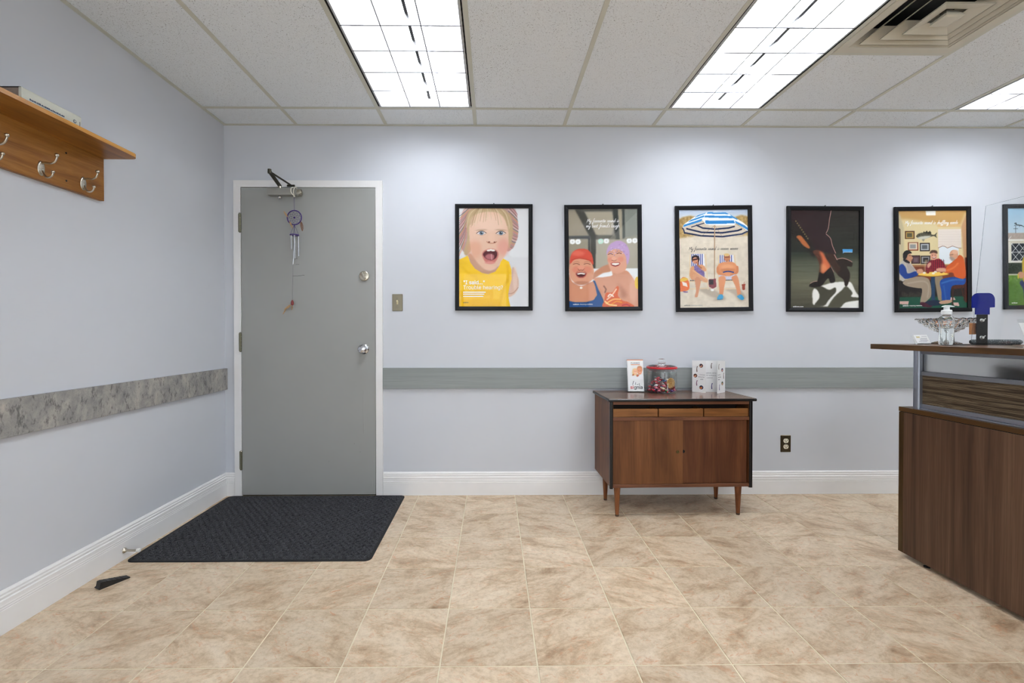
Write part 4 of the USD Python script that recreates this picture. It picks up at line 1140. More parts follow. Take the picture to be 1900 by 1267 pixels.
# cut glass bowl
bw = thing('glass_bowl', 'flared cut glass bowl on a foot behind the pump bottle', 'bowl', (2.279, 2.345, KT))
th = np.linspace(0, 2 * np.pi, 192, endpoint=False)
prof_b = [(.056, 0), (.058, .006), (.042, .012), (.016, .018), (.012, .034), (.016, .052), (.034, .060), (.044, .062), (.050, .070), (.062, .073), (.068, .084), (.082, .087), (.088, .102), (.102, .106), (.107, .119), (.118, .125), (.117, .129), (.104, .122), (.084, .103), (.062, .085), (.044, .072), (.030, .066), (.0, .063)]
V, F = [], []
for i, (r, z) in enumerate(prof_b):
    am = .022 if r > .03 else .0
    rr = r * (1 + am * np.sign(np.sin(th * 24)) * np.abs(np.sin(th * 24)) ** .5)
    V.append(np.stack([rr * np.cos(th), rr * np.sin(th), np.full_like(th, z) + (.0015 * np.cos(th * 24) if i in (15, 16) else 0)], 1))
n = len(th)
for i in range(len(prof_b) - 1):
    for k in range(n):
        l = (k + 1) % n
        F += [(i * n + k, i * n + l, (i + 1) * n + l), (i * n + k, (i + 1) * n + l, (i + 1) * n + k)]
bowl = trimesh.Trimesh(np.vstack(V), F, process=False)
bowl.fix_normals()
part(bw, 'bowl', bowl, glass, smooth=20)
amber = plain('amber_sweet', rgb(214, 120, 60), .3)
for k in range(7):
    a = k * 2.4
    s = thing('sweet', 'orange sweet lying in the cut glass bowl', 'candy', (2.279 + .022 * math.cos(a) * (k > 0), 2.345 + .022 * math.sin(a) * (k > 0), KT + .0745 + .003 * (k % 2)), group='orange sweets in the glass bowl')
    part(s, 'sweet', trimesh.creation.icosphere(2, .0095).apply_scale((1.1, 1, .75)), amber, smooth=True)

# acrylic counter screen on a black foot
scr = thing('counter_screen', 'clear acrylic counter screen on a black bracket with blue tab', 'screen', (2.262, 2.195, KT))
blackm = plain('black_steel', rgb(10, 10, 12), .4, specular_ior_level=.2)
blue_film = plain('blue_film', rgb(4, 26, 128), .4, specular_ior_level=.2)
bolt_m = plain('zinc_bolt', rgb(205, 208, 205), .25, metal=.8)
part(scr, 'base_plate', box(-.115, .165, -.02, .035, 0, .003, .0008), blackm, smooth=False)
br = part(scr, 'bracket', join(box(.005, .058, -.010, -.0065, .002, .1435, .001), box(.055, .058, -.0065, .024, .002, .1435, .001)), blackm, smooth=False)
for z in (.116, .036):
    part(br, 'bolt', join(facing([(0, 0), (.0085, 0), (.0085, .003), (.006, .005), (.006, .010), (0, .011)], .026, z, -.010, 18), bar((.026, -.017, z), (.038, -.019, z + .009), .004, .004)), bolt_m)
bl = sg.Polygon([(-.0115, .175), (-.0115, .205)] + [(.018 - .0295 * math.cos(a), .215 + .0295 * math.sin(a)) for a in np.linspace(0, np.pi / 2, 8)] + [(.065 + .031 * math.cos(a), .2135 + .0315 * math.sin(a)) for a in np.linspace(np.pi / 2, 0, 8)] + [(.096, .178), (.072, .176), (.072, .1435), (.005, .1435), (.006, .1745)])
part(scr, 'blue_tab', extrude(bl, .004, 'xz', -.0045), blue_film, label='dark blue dome shaped film-covered tab')
lean_x = .105
sheet = trimesh.convex.convex_hull(np.array([(x + lean_x * (z / .65) * .62 + o, y, z) for x in (-.018,) for o in (0, .004) for y in (-.95, -.004) for z in (.01, .652)]))
sheet_p = part(scr, 'acrylic_sheet', sheet, acr, smooth=False)
acr_edge = pane('acrylic_edge', (.74, .78, .80), 1.1)
xe = lambda z: -.016 + lean_x * (z / .65) * .62
part(sheet_p, 'polished_edge', join(tube([(xe(.01), -.0035, .01), (xe(.652), -.0035, .652)], .0011, 6), tube([(xe(.652), -.004, .6525), (xe(.652), -.95, .6525)], .0008, 6)), acr_edge, smooth=True)
card_tan = plain('tan_cardboard', rgb(186, 128, 84), .8, vary=.08, vary_scale=80)
part(scr, 'cardboard_tab', box(-.0145, .018, .004, .0075, .050, .104, .001), card_tan, label='tan cardboard square behind the bracket', smooth=False)
speck = mat('speckled_grey_foam', {'g': ('geometry', {}), 'n': ('noise_texture', dict(scale=230, detail=3)), 'r': ('rgb_ramp', {'ramp': [(.42, rgb(62, 70, 74)), (.60, rgb(92, 100, 104)), (.70, rgb(176, 182, 184))]}), 'b': ('bump', dict(strength=.5, distance=.002)), 'p': ('principled_bsdf', dict(roughness=.8))},
            [('g.position', 'n.vector'), ('n.fac', 'r.fac'), ('r.color', 'p.base_color'), ('n.fac', 'b.height'), ('b.normal', 'p.normal')])
xs_ = np.array([0, .003, .012, .05, .1, .15, .2, .222, .23, .232])
single('foam_roll', moved(tube([(2.352 + x * .93, 2.300 - x * .17, KT + .0125) for x in xs_], [.004, .009, .012, .0125, .0125, .0125, .0125, .012, .008, .003], 20)), speck, 'speckled grey foam roll lying on the counter behind the black bracket', 'foam roll', smooth=40)
ps = thing('paper_stand', 'white paper in a clear stand at the right end of the counter view', 'paper stand', (2.162, 1.842, KT), (0, 0, 12))
part(ps, 'paper', moved(box(-.05, .05, 0, .001, .003, .105), (0, 0, 0), -.35, (1, 0, 0)), white_paper, smooth=False)
part(ps, 'foot', join(box(-.055, .055, -.03, .05, 0, .002), moved(box(-.055, .055, -.003, -.001, .002, .12), (0, 0, 0), -.35, (1, 0, 0))), acr, smooth=False)

leaflet(.003, 'front white leaflet with orange top band and couple photo in the stand', True)
leaflet(.009, 'white folded leaflet tucked behind the front leaflet in the stand', False)
leaflet(.0165, 'rearmost white folded leaflet in the stand on the cabinet', False)

# ------------------------------------------------------------------ framed posters: flat prints behind clear glazing
frame_mat = plain('poster_frame_black', rgb(20, 21, 24), .4, specular_ior_level=.18)
frame_grey = plain('poster_frame_charcoal', rgb(40, 43, 48), .4, specular_ior_level=.25)
glaze = pane('poster_glazing', (.985, .99, .99), 1.22)
paper_mat = printed('poster_print', .5)
white_ink = plain('white_ink', rgb(244, 244, 244), .5)
dark_ink = plain('black_ink', rgb(48, 46, 46), .5)
FW, FH, BORD = .532, .729, .0275


def poster(label, x, z, rot, canvas, words, frame=frame_mat):
    t = thing('framed_poster', label, 'poster', (x, WALL_Y - .006, z), (-.45, rot, 0), group='framed posters along the wall')
    w, h = FW / 2, FH / 2
    # mitred moulding: a bevelled profile swept round the four sides
    prf = [(0, .0), (0, -.013), (.003, -.016), (.012, -.0155), (.024, -.0115), (BORD, -.0105), (BORD, -.004), (BORD - .004, .0)]
    cs = [(-1, -1), (1, -1), (1, 1), (-1, 1)]
    V = np.array([[(a * (w - d), y, b * (h - d)) for d, y in prf] for a, b in cs]).reshape(-1, 3)
    n = len(prf)
    F = []
    for c in range(4):
        e = (c + 1) % 4
        for k in range(n):
            l = (k + 1) % n
            F += [(c * n + k, e * n + k, e * n + l), (c * n + k, e * n + l, c * n + l)]
    m = trimesh.Trimesh(V, F, process=False)
    m.fix_normals()
    part(t, 'frame', m, frame, smooth=False)
    part(t, 'backing', box(-w + .006, w - .006, -.0032, -.0002, -h + .006, h - .006), shadow_black, smooth=False)
    iw, ih = w - BORD, h - BORD
    V, F, ink = canvas.mesh(-.0045, (-iw, ih, iw, -ih))
    pr = part(t, 'print', (V, F), paper_mat, ink=ink)
    x0, y0, x1, y1 = canvas.c
    sc = 2 * iw / (x1 - x0)
    for kind, args, mtl in words:
        if kind == 'pen':
            s, a, b, yy, pen = args
            mm = handwriting(s, -iw + (a - x0) * sc, -iw + (b - x0) * sc, ih - (yy - y0) * sc, -.0046, pen * sc)
            part(pr, 'handwriting', mm, mtl, smooth=False)
        elif kind == 'type':
            s, a, yy, hh, bold = args
            part(pr, 'lettering', wall_text(s, hh * sc, -iw + (a - x0) * sc, ih - (yy - y0) * sc, -.0046, .0003, bold), mtl, smooth=False)
        else:
            part(pr, 'small_print', join(*[box(-iw + (a - x0) * sc, -iw + (b - x0) * sc, -.0049, -.0046, ih - (d - y0) * sc, ih - (c - y0) * sc) for a, c, b, d in args]), mtl, smooth=False)
    part(t, 'glazing', box(-iw - .001, iw + .001, -.0068, -.0056, -ih - .001, ih + .001), glaze, smooth=False)
    part(t, 'hanging_nail', join(frustum((0, .004, h + .0035), (0, -.008, h + .0045), .0016, .0016, 8), frustum((0, -.008, h + .0045), (0, -.0095, h + .0046), .0034, .0034, 10)), slot_grey)
    return t


q = np.random.default_rng(11)
NX, NY = 190, 267
# 1: shouting toddler in a striped hat and yellow top
c = Canvas(165, 140, 848, 1100, NX, NY, (226, 226, 228))
c.ell(760, 760, 160, 420, (214, 213, 216), soft=120, alpha=.6)
hat = [(168, 470), (172, 290), (190, 200), (240, 135), (440, 120), (690, 135), (735, 220), (748, 330), (742, 430), (705, 520), (645, 562), (560, 500), (300, 480), (262, 570), (205, 560)]
c.blob(hat, (184, 148, 142), soft=4)
cols = [(150, 96, 100), (206, 150, 150), (120, 84, 90), (222, 206, 200), (74, 92, 110), (196, 160, 84), (214, 120, 118), (140, 130, 128)]
for k in range(26):
    o = k * 11
    c.line([(655 + q.uniform(-6, 6), 100 + o * 1.55), (700, 150 + o * 1.45), (752, 215 + o * 1.2)], 6, cols[k % 8], soft=3, alpha=.75, smooth=True)
    if k < 20:
        c.line([(262 - o * .1, 130 + o * .9), (215, 165 + o * 1.5), (160, 200 + o * 2.0)], 6, cols[(k + 3) % 8], soft=3, alpha=.7, smooth=True)
c.poly([(752, 140), (860, 140), (860, 620), (690, 620), (640, 575), (700, 525), (742, 430), (752, 330), (738, 220)], (226, 226, 228), soft=3)
c.blob([(262, 165), (360, 138), (560, 138), (640, 175), (688, 260), (695, 380), (678, 470), (650, 540), (600, 480), (320, 480), (278, 560), (240, 605), (212, 565), (245, 430), (238, 260)], (192, 166, 128), soft=5)
c.blob([(268, 300), (300, 215), (430, 175), (560, 190), (632, 290), (652, 420), (640, 540), (590, 650), (530, 720), (450, 748), (380, 715), (310, 630), (272, 480)], (230, 192, 168), soft=5)
c.blob([(250, 600), (285, 585), (330, 650), (390, 715), (470, 748), (540, 712), (575, 690), (545, 745), (450, 785), (360, 765), (295, 715)], (206, 160, 136), soft=5)
c.ell(315, 540, 70, 90, (224, 160, 132), soft=60, alpha=.55)
c.ell(600, 520, 60, 80, (224, 150, 138), soft=55, alpha=.6)
c.ell(480, 290, 140, 80, (238, 206, 186), soft=70, alpha=.6)
for k in range(34):
    a = q.uniform(255, 650)
    c.line([(a + q.uniform(-10, 10) + (450 - a) * .25, 140), (a + (a - 450) * .1, 200), (a + (a - 450) * .32, 240 + abs(a - 450) * .55 + q.uniform(-20, 20))], 6, [(206, 184, 146), (176, 148, 108), (222, 204, 172), (160, 132, 96)][k % 4], soft=4, alpha=.5, smooth=True)
for sx, ex in ((-1, 385), (1, 577)):
    c.ell(ex, 352, 52, 10, (176, 140, 112), soft=10, alpha=.5, rot=.06 * sx)
    c.blob([(ex - 48, 384), (ex - 20, 365), (ex + 18, 364), (ex + 46, 380), (ex + 15, 398), (ex - 20, 398)], (216, 206, 204), soft=2)
    c.ell(ex, 382, 21, 19, (112, 132, 150), soft=4)
    c.ell(ex, 381, 10, 10, (34, 40, 50), soft=3)
    c.ell(ex + 6, 375, 4, 4, (235, 240, 245))
    c.line([(ex - 50, 386), (ex - 22, 366), (ex + 16, 363), (ex + 48, 382)], 6, (104, 78, 66), soft=3, smooth=True)
    c.line([(ex - 40, 394), (ex, 404), (ex + 40, 394)], 5, (196, 150, 130), soft=4, alpha=.7, smooth=True)
c.ell(485, 430, 34, 44, (236, 198, 174), soft=24, alpha=.8)
c.line([(438, 466), (452, 478), (486, 482), (515, 478), (534, 466)], 8, (196, 136, 112), soft=6, smooth=True)
c.ell(460, 470, 11, 6, (120, 66, 54), soft=3)
c.ell(514, 471, 10, 6, (130, 76, 62), soft=3)
c.blob([(392, 585), (415, 552), (470, 534), (528, 545), (552, 580), (545, 625), (515, 668), (470, 684), (425, 665), (400, 625)], (206, 124, 116), soft=4)
c.blob([(400, 588), (425, 560), (475, 550), (522, 556), (540, 580), (530, 620), (495, 645), (445, 640), (412, 615)], (92, 40, 44), soft=3)
c.blob([(420, 610), (450, 588), (490, 588), (512, 610), (495, 640), (445, 638)], (186, 112, 116), soft=5)
c.line([(482, 590), (486, 640)], 8, (214, 170, 166), soft=4, alpha=.8)
c.blob([(440, 547), (475, 540), (514, 546), (512, 560), (475, 558), (442, 560)], (240, 236, 230), soft=2)
c.ell(468, 672, 50, 12, (222, 150, 140), soft=8)
c.ell(465, 722, 60, 22, (236, 196, 172), soft=18, alpha=.7)
c.blob([(690, 715), (725, 765), (752, 850), (744, 925), (700, 985), (648, 1005), (640, 940), (672, 850)], (214, 178, 158), soft=4)
c.ell(715, 830, 22, 110, (232, 204, 188), soft=18, alpha=.7)
c.line([(745, 915), (700, 965), (655, 975)], 8, (172, 128, 110), soft=5, alpha=.7, smooth=True)
c.poly([(160, 645), (250, 602), (275, 670), (320, 730), (390, 772), (450, 784), (520, 760), (560, 705), (575, 660), (600, 632), (655, 662), (680, 740), (682, 830), (660, 910), (648, 980), (655, 1040), (670, 1105), (160, 1105)], (250, 204, 52), soft=2)
for p_, a_ in (([(300, 1100), (340, 900), (330, 800)], .35), ([(560, 1100), (600, 930), (640, 840)], .5), ([(200, 720), (240, 760), (300, 800)], .35), ([(640, 700), (650, 780), (640, 860)], .5)):
    c.line(p_, 26, (232, 178, 20), soft=20, alpha=a_, smooth=True)
c.poly([(160, 945), (500, 938), (500, 1030), (565, 1030), (565, 1105), (160, 1105)], (244, 188, 16), soft=3, alpha=.75)
c.poly([(160, 1004), (470, 990), (470, 1020), (160, 1032)], (252, 206, 80), soft=6, alpha=.6)
poster('black framed poster of a shouting toddler in yellow with a striped hat', .005, 1.637, 0, c, [('type', ('"I said..."', 203, 886, 36, True), white_ink), ('type', ('Trouble hearing?', 203, 935, 36, False), white_ink),
       ('lines', [(203, 960, 426, 970), (203, 979, 412, 988), (203, 1001, 402, 1010)], white_ink), ('type', ('unitron', 203, 1072, 12, True), dark_ink)])

# 2: two laughing swimmers
c = Canvas(137, 143, 815, 1103, NX, NY, (150, 146, 134))
c.poly([(130, 160), (215, 150), (345, 400), (130, 412)], (166, 156, 138), soft=8)
c.poly([(200, 143), (280, 143), (425, 400), (398, 725), (345, 725), (352, 430)], (74, 74, 68), soft=6)
c.poly([(300, 168), (560, 168), (600, 250), (560, 400), (405, 396)], (180, 170, 150), soft=7)
c.poly([(240, 143), (600, 143), (600, 168), (260, 166)], (92, 92, 86), soft=6)
c.poly([(570, 143), (625, 143), (640, 445), (596, 450)], (58, 62, 60), soft=6)
c.poly([(625, 143), (664, 143), (668, 440), (642, 445)], (170, 160, 138), soft=4)
c.poly([(664, 143), (692, 143), (694, 420), (668, 440)], (58, 64, 62), soft=5)
c.poly([(692, 143), (820, 143), (820, 400), (694, 420)], (134, 138, 130), soft=5)
c.poly([(130, 405), (350, 405), (350, 436), (130, 432)], (86, 88, 88), soft=5)
c.poly([(405, 400), (600, 400), (600, 436), (405, 440)], (104, 102, 92), soft=7)
c.poly([(130, 436), (345, 438), (345, 725), (130, 725)], (160, 152, 134), soft=4)
c.poly([(405, 442), (820, 440), (820, 725), (400, 725)], (182, 176, 160), soft=5)
c.poly([(330, 430), (348, 430), (345, 725), (328, 725)], (70, 72, 72), soft=4)
c.poly([(130, 725), (820, 725), (820, 1110), (130, 1110)], (240, 242, 244), soft=3)
c.poly([(540, 432), (805, 180), (820, 143), (820, 432)], (200, 200, 190), soft=2, alpha=.22)
for lx, ly, col in ((176, 461, (248, 250, 250)), (230, 462, (248, 250, 250)), (453, 460, (196, 232, 216)), (509, 457, (250, 252, 252)), (733, 457, (250, 252, 252)), (788, 455, (250, 252, 252))):
    c.blob([(lx - 24, ly - 16), (lx, ly - 25), (lx + 22, ly - 18), (lx + 24, ly + 12), (lx, ly + 25), (lx - 23, ly + 16)], col, soft=3)
    c.ell(lx, ly, 9, 9, (226, 228, 226), soft=4)
skin = (224, 162, 132)
c.blob([(368, 835), (378, 775), (440, 722), (525, 685), (560, 700), (550, 752), (470, 772), (415, 805)], (206, 146, 116), soft=4)
c.blob([(130, 790), (175, 860), (260, 895), (345, 860), (420, 840), (490, 900), (500, 1110), (130, 1110)], (216, 150, 118), soft=3)
c.blob([(380, 830), (470, 812), (560, 795), (570, 755), (690, 745), (745, 790), (795, 880), (820, 960), (820, 1110), (480, 1110), (470, 960)], (218, 158, 130), soft=3)
c.blob([(600, 860), (690, 950), (700, 1010), (650, 1010), (640, 930)], (176, 116, 92), soft=14, alpha=.7)
c.ell(770, 940, 40, 120, (232, 182, 158), soft=35, alpha=.6)
c.line([(480, 900), (500, 930), (490, 960)], 14, (150, 96, 76), soft=8)
c.poly([(130, 1040), (200, 1056), (300, 1056), (378, 1034), (412, 985), (395, 900), (372, 842), (392, 845), (425, 930), (470, 1030), (484, 1110), (130, 1110)], (28, 80, 142), soft=3)
c.line([(430, 950), (470, 1040), (478, 1100)], 8, (16, 48, 96), soft=6, alpha=.7)
c.blob([(482, 1040), (500, 965), (560, 962), (606, 902), (626, 918), (616, 990), (660, 1040), (720, 1060), (765, 1110), (480, 1110)], (224, 104, 60), soft=3)
for p_, col in (([(510, 1030), (560, 985), (600, 930)], (246, 210, 180)), ([(500, 1070), (570, 1030), (640, 1030)], (250, 190, 110)), ([(520, 1000), (540, 980), (570, 1000)], (250, 236, 226)), ([(540, 1090), (600, 1050), (650, 1060)], (240, 150, 60)), ([(660, 1090), (700, 1080), (730, 1095)], (200, 60, 70)), ([(490, 1050), (530, 1080), (600, 1090)], (252, 220, 150))):
    c.line(p_, 14, col, soft=5, alpha=.9, smooth=True)
c.blob([(144, 690), (188, 630), (255, 618), (335, 640), (374, 700), (380, 790), (350, 850), (262, 882), (182, 855), (144, 790)], skin, soft=3)
c.ell(260, 868, 80, 20, (190, 126, 100), soft=14, alpha=.7)
for ex in (212, 318):
    c.ell(ex, 735, 40, 32, (226, 134, 112), soft=26, alpha=.65)
    c.line([(ex - 32, 682), (ex, 674), (ex + 30, 686)], 6, (128, 74, 58), soft=3, smooth=True)
    c.line([(ex - 28, 664), (ex, 656), (ex + 28, 664)], 6, (196, 134, 108), soft=4, smooth=True)
c.ell(256, 718, 32, 24, (232, 160, 134), soft=14)
c.line([(226, 728), (240, 740), (256, 736), (272, 740), (288, 728)], 6, (170, 96, 78), soft=4, smooth=True)
c.line([(205, 770), (225, 750), (256, 748), (290, 752), (312, 772)], 6, (190, 116, 96), soft=4, smooth=True)
c.blob([(206, 772), (256, 758), (308, 772), (298, 802), (258, 818), (218, 804)], (186, 84, 78), soft=3)
c.blob([(214, 774), (256, 762), (300, 774), (290, 796), (258, 806), (224, 798)], (90, 36, 38), soft=2)
c.blob([(218, 774), (256, 765), (296, 774), (288, 784), (256, 780), (226, 784)], (246, 240, 232), soft=2)
c.blob([(148, 680), (156, 600), (196, 548), (262, 530), (330, 545), (368, 600), (377, 690), (340, 652), (258, 630), (190, 640)], (220, 86, 66), soft=3)
c.ell(230, 575, 60, 26, (236, 120, 100), soft=24, alpha=.7)
c.line([(160, 640), (250, 622), (360, 650)], 5, (176, 60, 46), soft=4, alpha=.7, smooth=True)
c.ell(256, 914, 14, 10, (244, 240, 232), soft=4)
c.blob([(514, 610), (530, 560), (590, 538), (650, 548), (694, 600), (706, 690), (688, 745), (622, 778), (562, 762), (530, 700)], (230, 172, 146), soft=3)
for ex, ey in ((546, 588), (632, 582)):
    c.line([(ex - 22, ey), (ex, ey - 7), (ex + 22, ey)], 6, (100, 66, 56), soft=3, smooth=True)
    c.line([(ex - 24, ey - 18), (ex, ey - 25), (ex + 26, ey - 16)], 5, (190, 136, 112), soft=4, smooth=True)
    c.ell(ex + (ex > 600) * 14, ey + 55, 30, 26, (232, 146, 124), soft=22, alpha=.6)
c.ell(580, 632, 22, 20, (238, 180, 156), soft=12)
c.line([(560, 645), (580, 652), (604, 644)], 6, (176, 112, 92), soft=4, smooth=True)
c.blob([(548, 676), (595, 664), (640, 672), (630, 696), (594, 708), (560, 698)], (184, 74, 70), soft=2)
c.blob([(556, 678), (596, 670), (632, 676), (622, 690), (594, 696), (566, 690)], (246, 240, 232), soft=2)
c.line([(564, 694), (596, 700), (624, 692)], 5, (96, 34, 36), soft=2, smooth=True)
c.blob([(508, 600), (516, 530), (560, 476), (632, 454), (696, 484), (732, 555), (730, 640), (708, 690), (694, 605), (648, 548), (586, 536), (530, 560)], (198, 166, 210), soft=3)
for k in range(24):
    c.ell(540 + q.uniform(0, 175), 490 + q.uniform(0, 110), 7, 6, [(222, 198, 232), (170, 136, 186)][k % 2], soft=4, alpha=.6 * (1 if 1 else 0))
c.ell(806, 870, 24, 60, (244, 206, 84), soft=4)
poster('black framed poster of two laughing swimmers in red and lilac caps', .759, 1.634, -.54, c, [('pen', ('My favourite sound is', 318, 632, 272, 3.4), white_ink), ('pen', ("my best friend's laugh", 310, 636, 322, 3.4), white_ink),
       ('type', ('unitron', 175, 1079, 13, True), white_ink), ('type', ('Hearing matters', 243, 1079, 12, False), white_ink)])

# 3: two sunbathers under a striped umbrella
c = Canvas(118, 152, 787, 1108, NX, NY, (224, 212, 194))
c.fade((176, 192, 214), (214, 218, 222), 152, 240)
c.poly([(110, 245), (160, 220), (230, 205), (330, 235), (660, 225), (720, 205), (795, 220), (795, 420), (110, 440)], (176, 146, 92), soft=6, tex=40, scale=.06)
c.poly([(110, 430), (300, 400), (795, 410), (795, 1115), (110, 1115)], (224, 212, 194), soft=10, tex=12, scale=.03)
for k in range(40):
    x_, y_ = q.uniform(120, 780), q.uniform(420, 1100)
    c.line([(x_, y_), (x_ + q.uniform(20, 60), y_ + q.uniform(-6, 6))], 4, (206, 192, 174), soft=5, alpha=.6)
for p_ in ([(300, 930), (420, 925), (560, 1010), (540, 1040), (440, 1010)], [(560, 930), (690, 930), (760, 1020), (700, 1050), (640, 980)], [(470, 1020), (540, 1030), (500, 1045), (440, 1040)]):
    c.blob(p_, (176, 160, 142), soft=8, alpha=.8)
under = [(150, 322), (250, 290), (345, 258), (375, 296), (655, 305), (668, 292), (790, 368), (730, 405), (540, 424), (330, 410), (172, 378)]
c.poly(under, (212, 198, 180), soft=2)
navy = (26, 42, 80)
for p_, w_ in (([(290, 302), (350, 330), (470, 342), (600, 332), (655, 318)], 15), ([(195, 335), (340, 372), (540, 378), (690, 358), (725, 345)], 16), ([(178, 375), (330, 405), (540, 416), (730, 392), (785, 365)], 15), ([(152, 325), (165, 350), (172, 378)], 12), ([(240, 318), (300, 300), (362, 282)], 9)):
    c.line(p_, w_, navy, soft=2)
for x_ in (330, 466, 536):
    c.line([(466, 305), (x_, 412)], 3, (120, 100, 84), soft=2, alpha=.8)
can = [(150, 326), (165, 292), (265, 222), (385, 178), (480, 172), (582, 182), (650, 222), (740, 278), (790, 320), (790, 368), (740, 332), (672, 285), (655, 305), (540, 306), (378, 298), (348, 255), (250, 290)]
c.poly(can, (242, 246, 250), soft=2)
blue = (44, 134, 204)
for p_ in ([(400, 176), (575, 180), (604, 196), (385, 190)], [(372, 207), (625, 214), (642, 236), (366, 226)], [(376, 256), (652, 258), (664, 288), (384, 290), (372, 275)], [(300, 206), (382, 180), (372, 190), (270, 228)], [(232, 250), (366, 204), (362, 222), (206, 272)], [(166, 296), (346, 238), (338, 262), (158, 318)],
           [(612, 198), (690, 246), (684, 254), (640, 232)], [(664, 262), (760, 310), (790, 336), (790, 356), (730, 320), (668, 284)]):
    c.poly(p_, blue, soft=2)
c.line([(466, 306), (462, 520), (458, 830)], 9, (196, 164, 132), soft=2)
c.line([(462, 306), (458, 520), (455, 830)], 3, (140, 110, 86), soft=2)


def deck_chair(x0, x1, y0, y1, leg):
    c.poly([(x0, y0), (x1, y0 - 3), (x1 + 8, y1), (x0 - 2, y1)], (240, 240, 244), soft=2)
    for k in range(7):
        a = x0 + 4 + k * (x1 - x0 - 6) / 7
        c.line([(a + 4, y0 + 2), (a + 3, y1)], 8, (40, 62, 140), soft=2)
    for a, b in leg:
        c.line([a, b], 9, (228, 204, 166), soft=2)


deck_chair(232, 356, 584, 700, [((226, 590), (206, 930)), ((372, 588), (394, 930)), ((206, 925), (394, 918)), ((214, 850), (385, 860))])
deck_chair(508, 642, 598, 672, [((502, 600), (490, 940)), ((655, 600), (682, 935)), ((490, 930), (680, 925)), ((500, 850), (670, 850))])
for k in range(12):
    c.ell(225 + k * 14, 842, 5, 6, (60, 50, 56), soft=2)
    c.ell(512 + k * 12, 842, 5, 6, (60, 50, 56), soft=2)
sk, sk2 = (222, 162, 122), (190, 124, 88)
c.blob([(250, 715), (300, 690), (345, 720), (362, 800), (330, 815), (280, 775)], (134, 116, 168), soft=2, tex=26, scale=.12)
c.blob([(225, 720), (255, 700), (262, 740), (245, 790), (222, 770)], sk, soft=2)
c.blob([(310, 690), (345, 690), (376, 730), (368, 756), (330, 735), (300, 700)], sk, soft=2)
c.line([(300, 655), (296, 690), (330, 720)], 16, sk2, soft=3, smooth=True)
c.blob([(218, 765), (255, 735), (310, 780), (385, 830), (378, 862), (300, 835), (240, 835), (218, 800)], sk, soft=2)
c.line([(250, 745), (320, 790), (376, 835)], 10, (240, 190, 150), soft=6, alpha=.7)
c.blob([(266, 825), (296, 808), (322, 840), (312, 910), (298, 970), (288, 1003), (264, 1000), (276, 940), (270, 880)], (212, 146, 108), soft=2)
c.ell(275, 632, 40, 38, (48, 34, 40), soft=3)
c.ell(272, 646, 27, 32, (212, 148, 118), soft=3)
c.line([(252, 640), (290, 632)], 13, (70, 24, 30), soft=2)
c.ell(282, 668, 6, 4, (170, 50, 50), soft=2)
c.blob([(478, 760), (486, 705), (522, 672), (590, 662), (642, 668), (676, 705), (690, 762), (660, 790), (590, 805), (505, 792)], (230, 156, 112), soft=2)
c.ell(585, 712, 60, 26, (240, 176, 132), soft=20, alpha=.8)
c.ell(590, 745, 70, 20, (206, 132, 92), soft=16, alpha=.7)
c.line([(490, 720), (500, 770), (560, 795)], 22, (220, 146, 104), soft=4, smooth=True)
c.line([(680, 715), (676, 765), (620, 792)], 22, (214, 138, 98), soft=4, smooth=True)
c.line([(545, 764), (590, 756), (642, 766)], 12, (52, 74, 140), soft=3, smooth=True)
c.blob([(505, 792), (590, 806), (662, 786), (660, 825), (600, 838), (515, 822)], (206, 204, 222), soft=2, tex=24, scale=.15)
c.blob([(500, 815), (545, 800), (566, 830), (552, 900), (536, 985), (506, 985), (500, 900)], (226, 150, 104), soft=2)
c.blob([(624, 815), (670, 795), (692, 840), (704, 920), (712, 988), (682, 992), (662, 910), (634, 850)], (218, 142, 98), soft=2)
c.ell(583, 622, 31, 40, (206, 136, 100), soft=3)
c.ell(578, 594, 28, 14, (224, 190, 130), soft=4)
c.line([(562, 618), (604, 616)], 8, (120, 66, 48), soft=3)
for p_ in ([(480, 1018), (500, 985), (530, 982), (540, 1010), (520, 1032), (490, 1034)], [(676, 1002), (700, 985), (722, 990), (742, 1022), (722, 1040), (690, 1022)]):
    c.blob(p_, (58, 156, 204), soft=2)
c.line([(482, 1030), (536, 1028)], 5, (30, 90, 130), soft=2)
c.blob([(112, 852), (160, 806), (206, 850), (208, 925), (160, 946), (112, 940)], (232, 112, 48), soft=2)
c.blob([(120, 830), (165, 812), (200, 825), (180, 845), (130, 850)], (232, 190, 70), soft=3)
c.poly([(140, 850), (185, 865), (195, 905), (150, 890)], (244, 232, 222), soft=2)
c.poly([(398, 832), (470, 826), (474, 905), (440, 925), (402, 905)], (136, 56, 66), soft=2)
c.poly([(402, 838), (446, 835), (446, 882), (404, 884)], (44, 28, 34), soft=2)
c.poly([(722, 886), (756, 880), (752, 938), (728, 942)], (158, 74, 58), soft=2)
c.line([(740, 882), (748, 862)], 3, (180, 60, 50), soft=1)
c.blob([(418, 930), (445, 925), (448, 945), (425, 948)], (246, 244, 240), soft=2)
c.blob([(150, 945), (195, 950), (190, 960), (160, 958)], (120, 90, 140), soft=2)
poster('black framed poster of sunbathers under a blue striped beach umbrella', 1.5235, 1.6305, -.75, c, [('pen', ('My favourite sound is ocean waves', 212, 688, 541, 3.0), dark_ink), ('type', ('unitron', 158, 1080, 13, True), dark_ink), ('type', ('Hearing matters', 224, 1080, 11, False), mid_ink)])

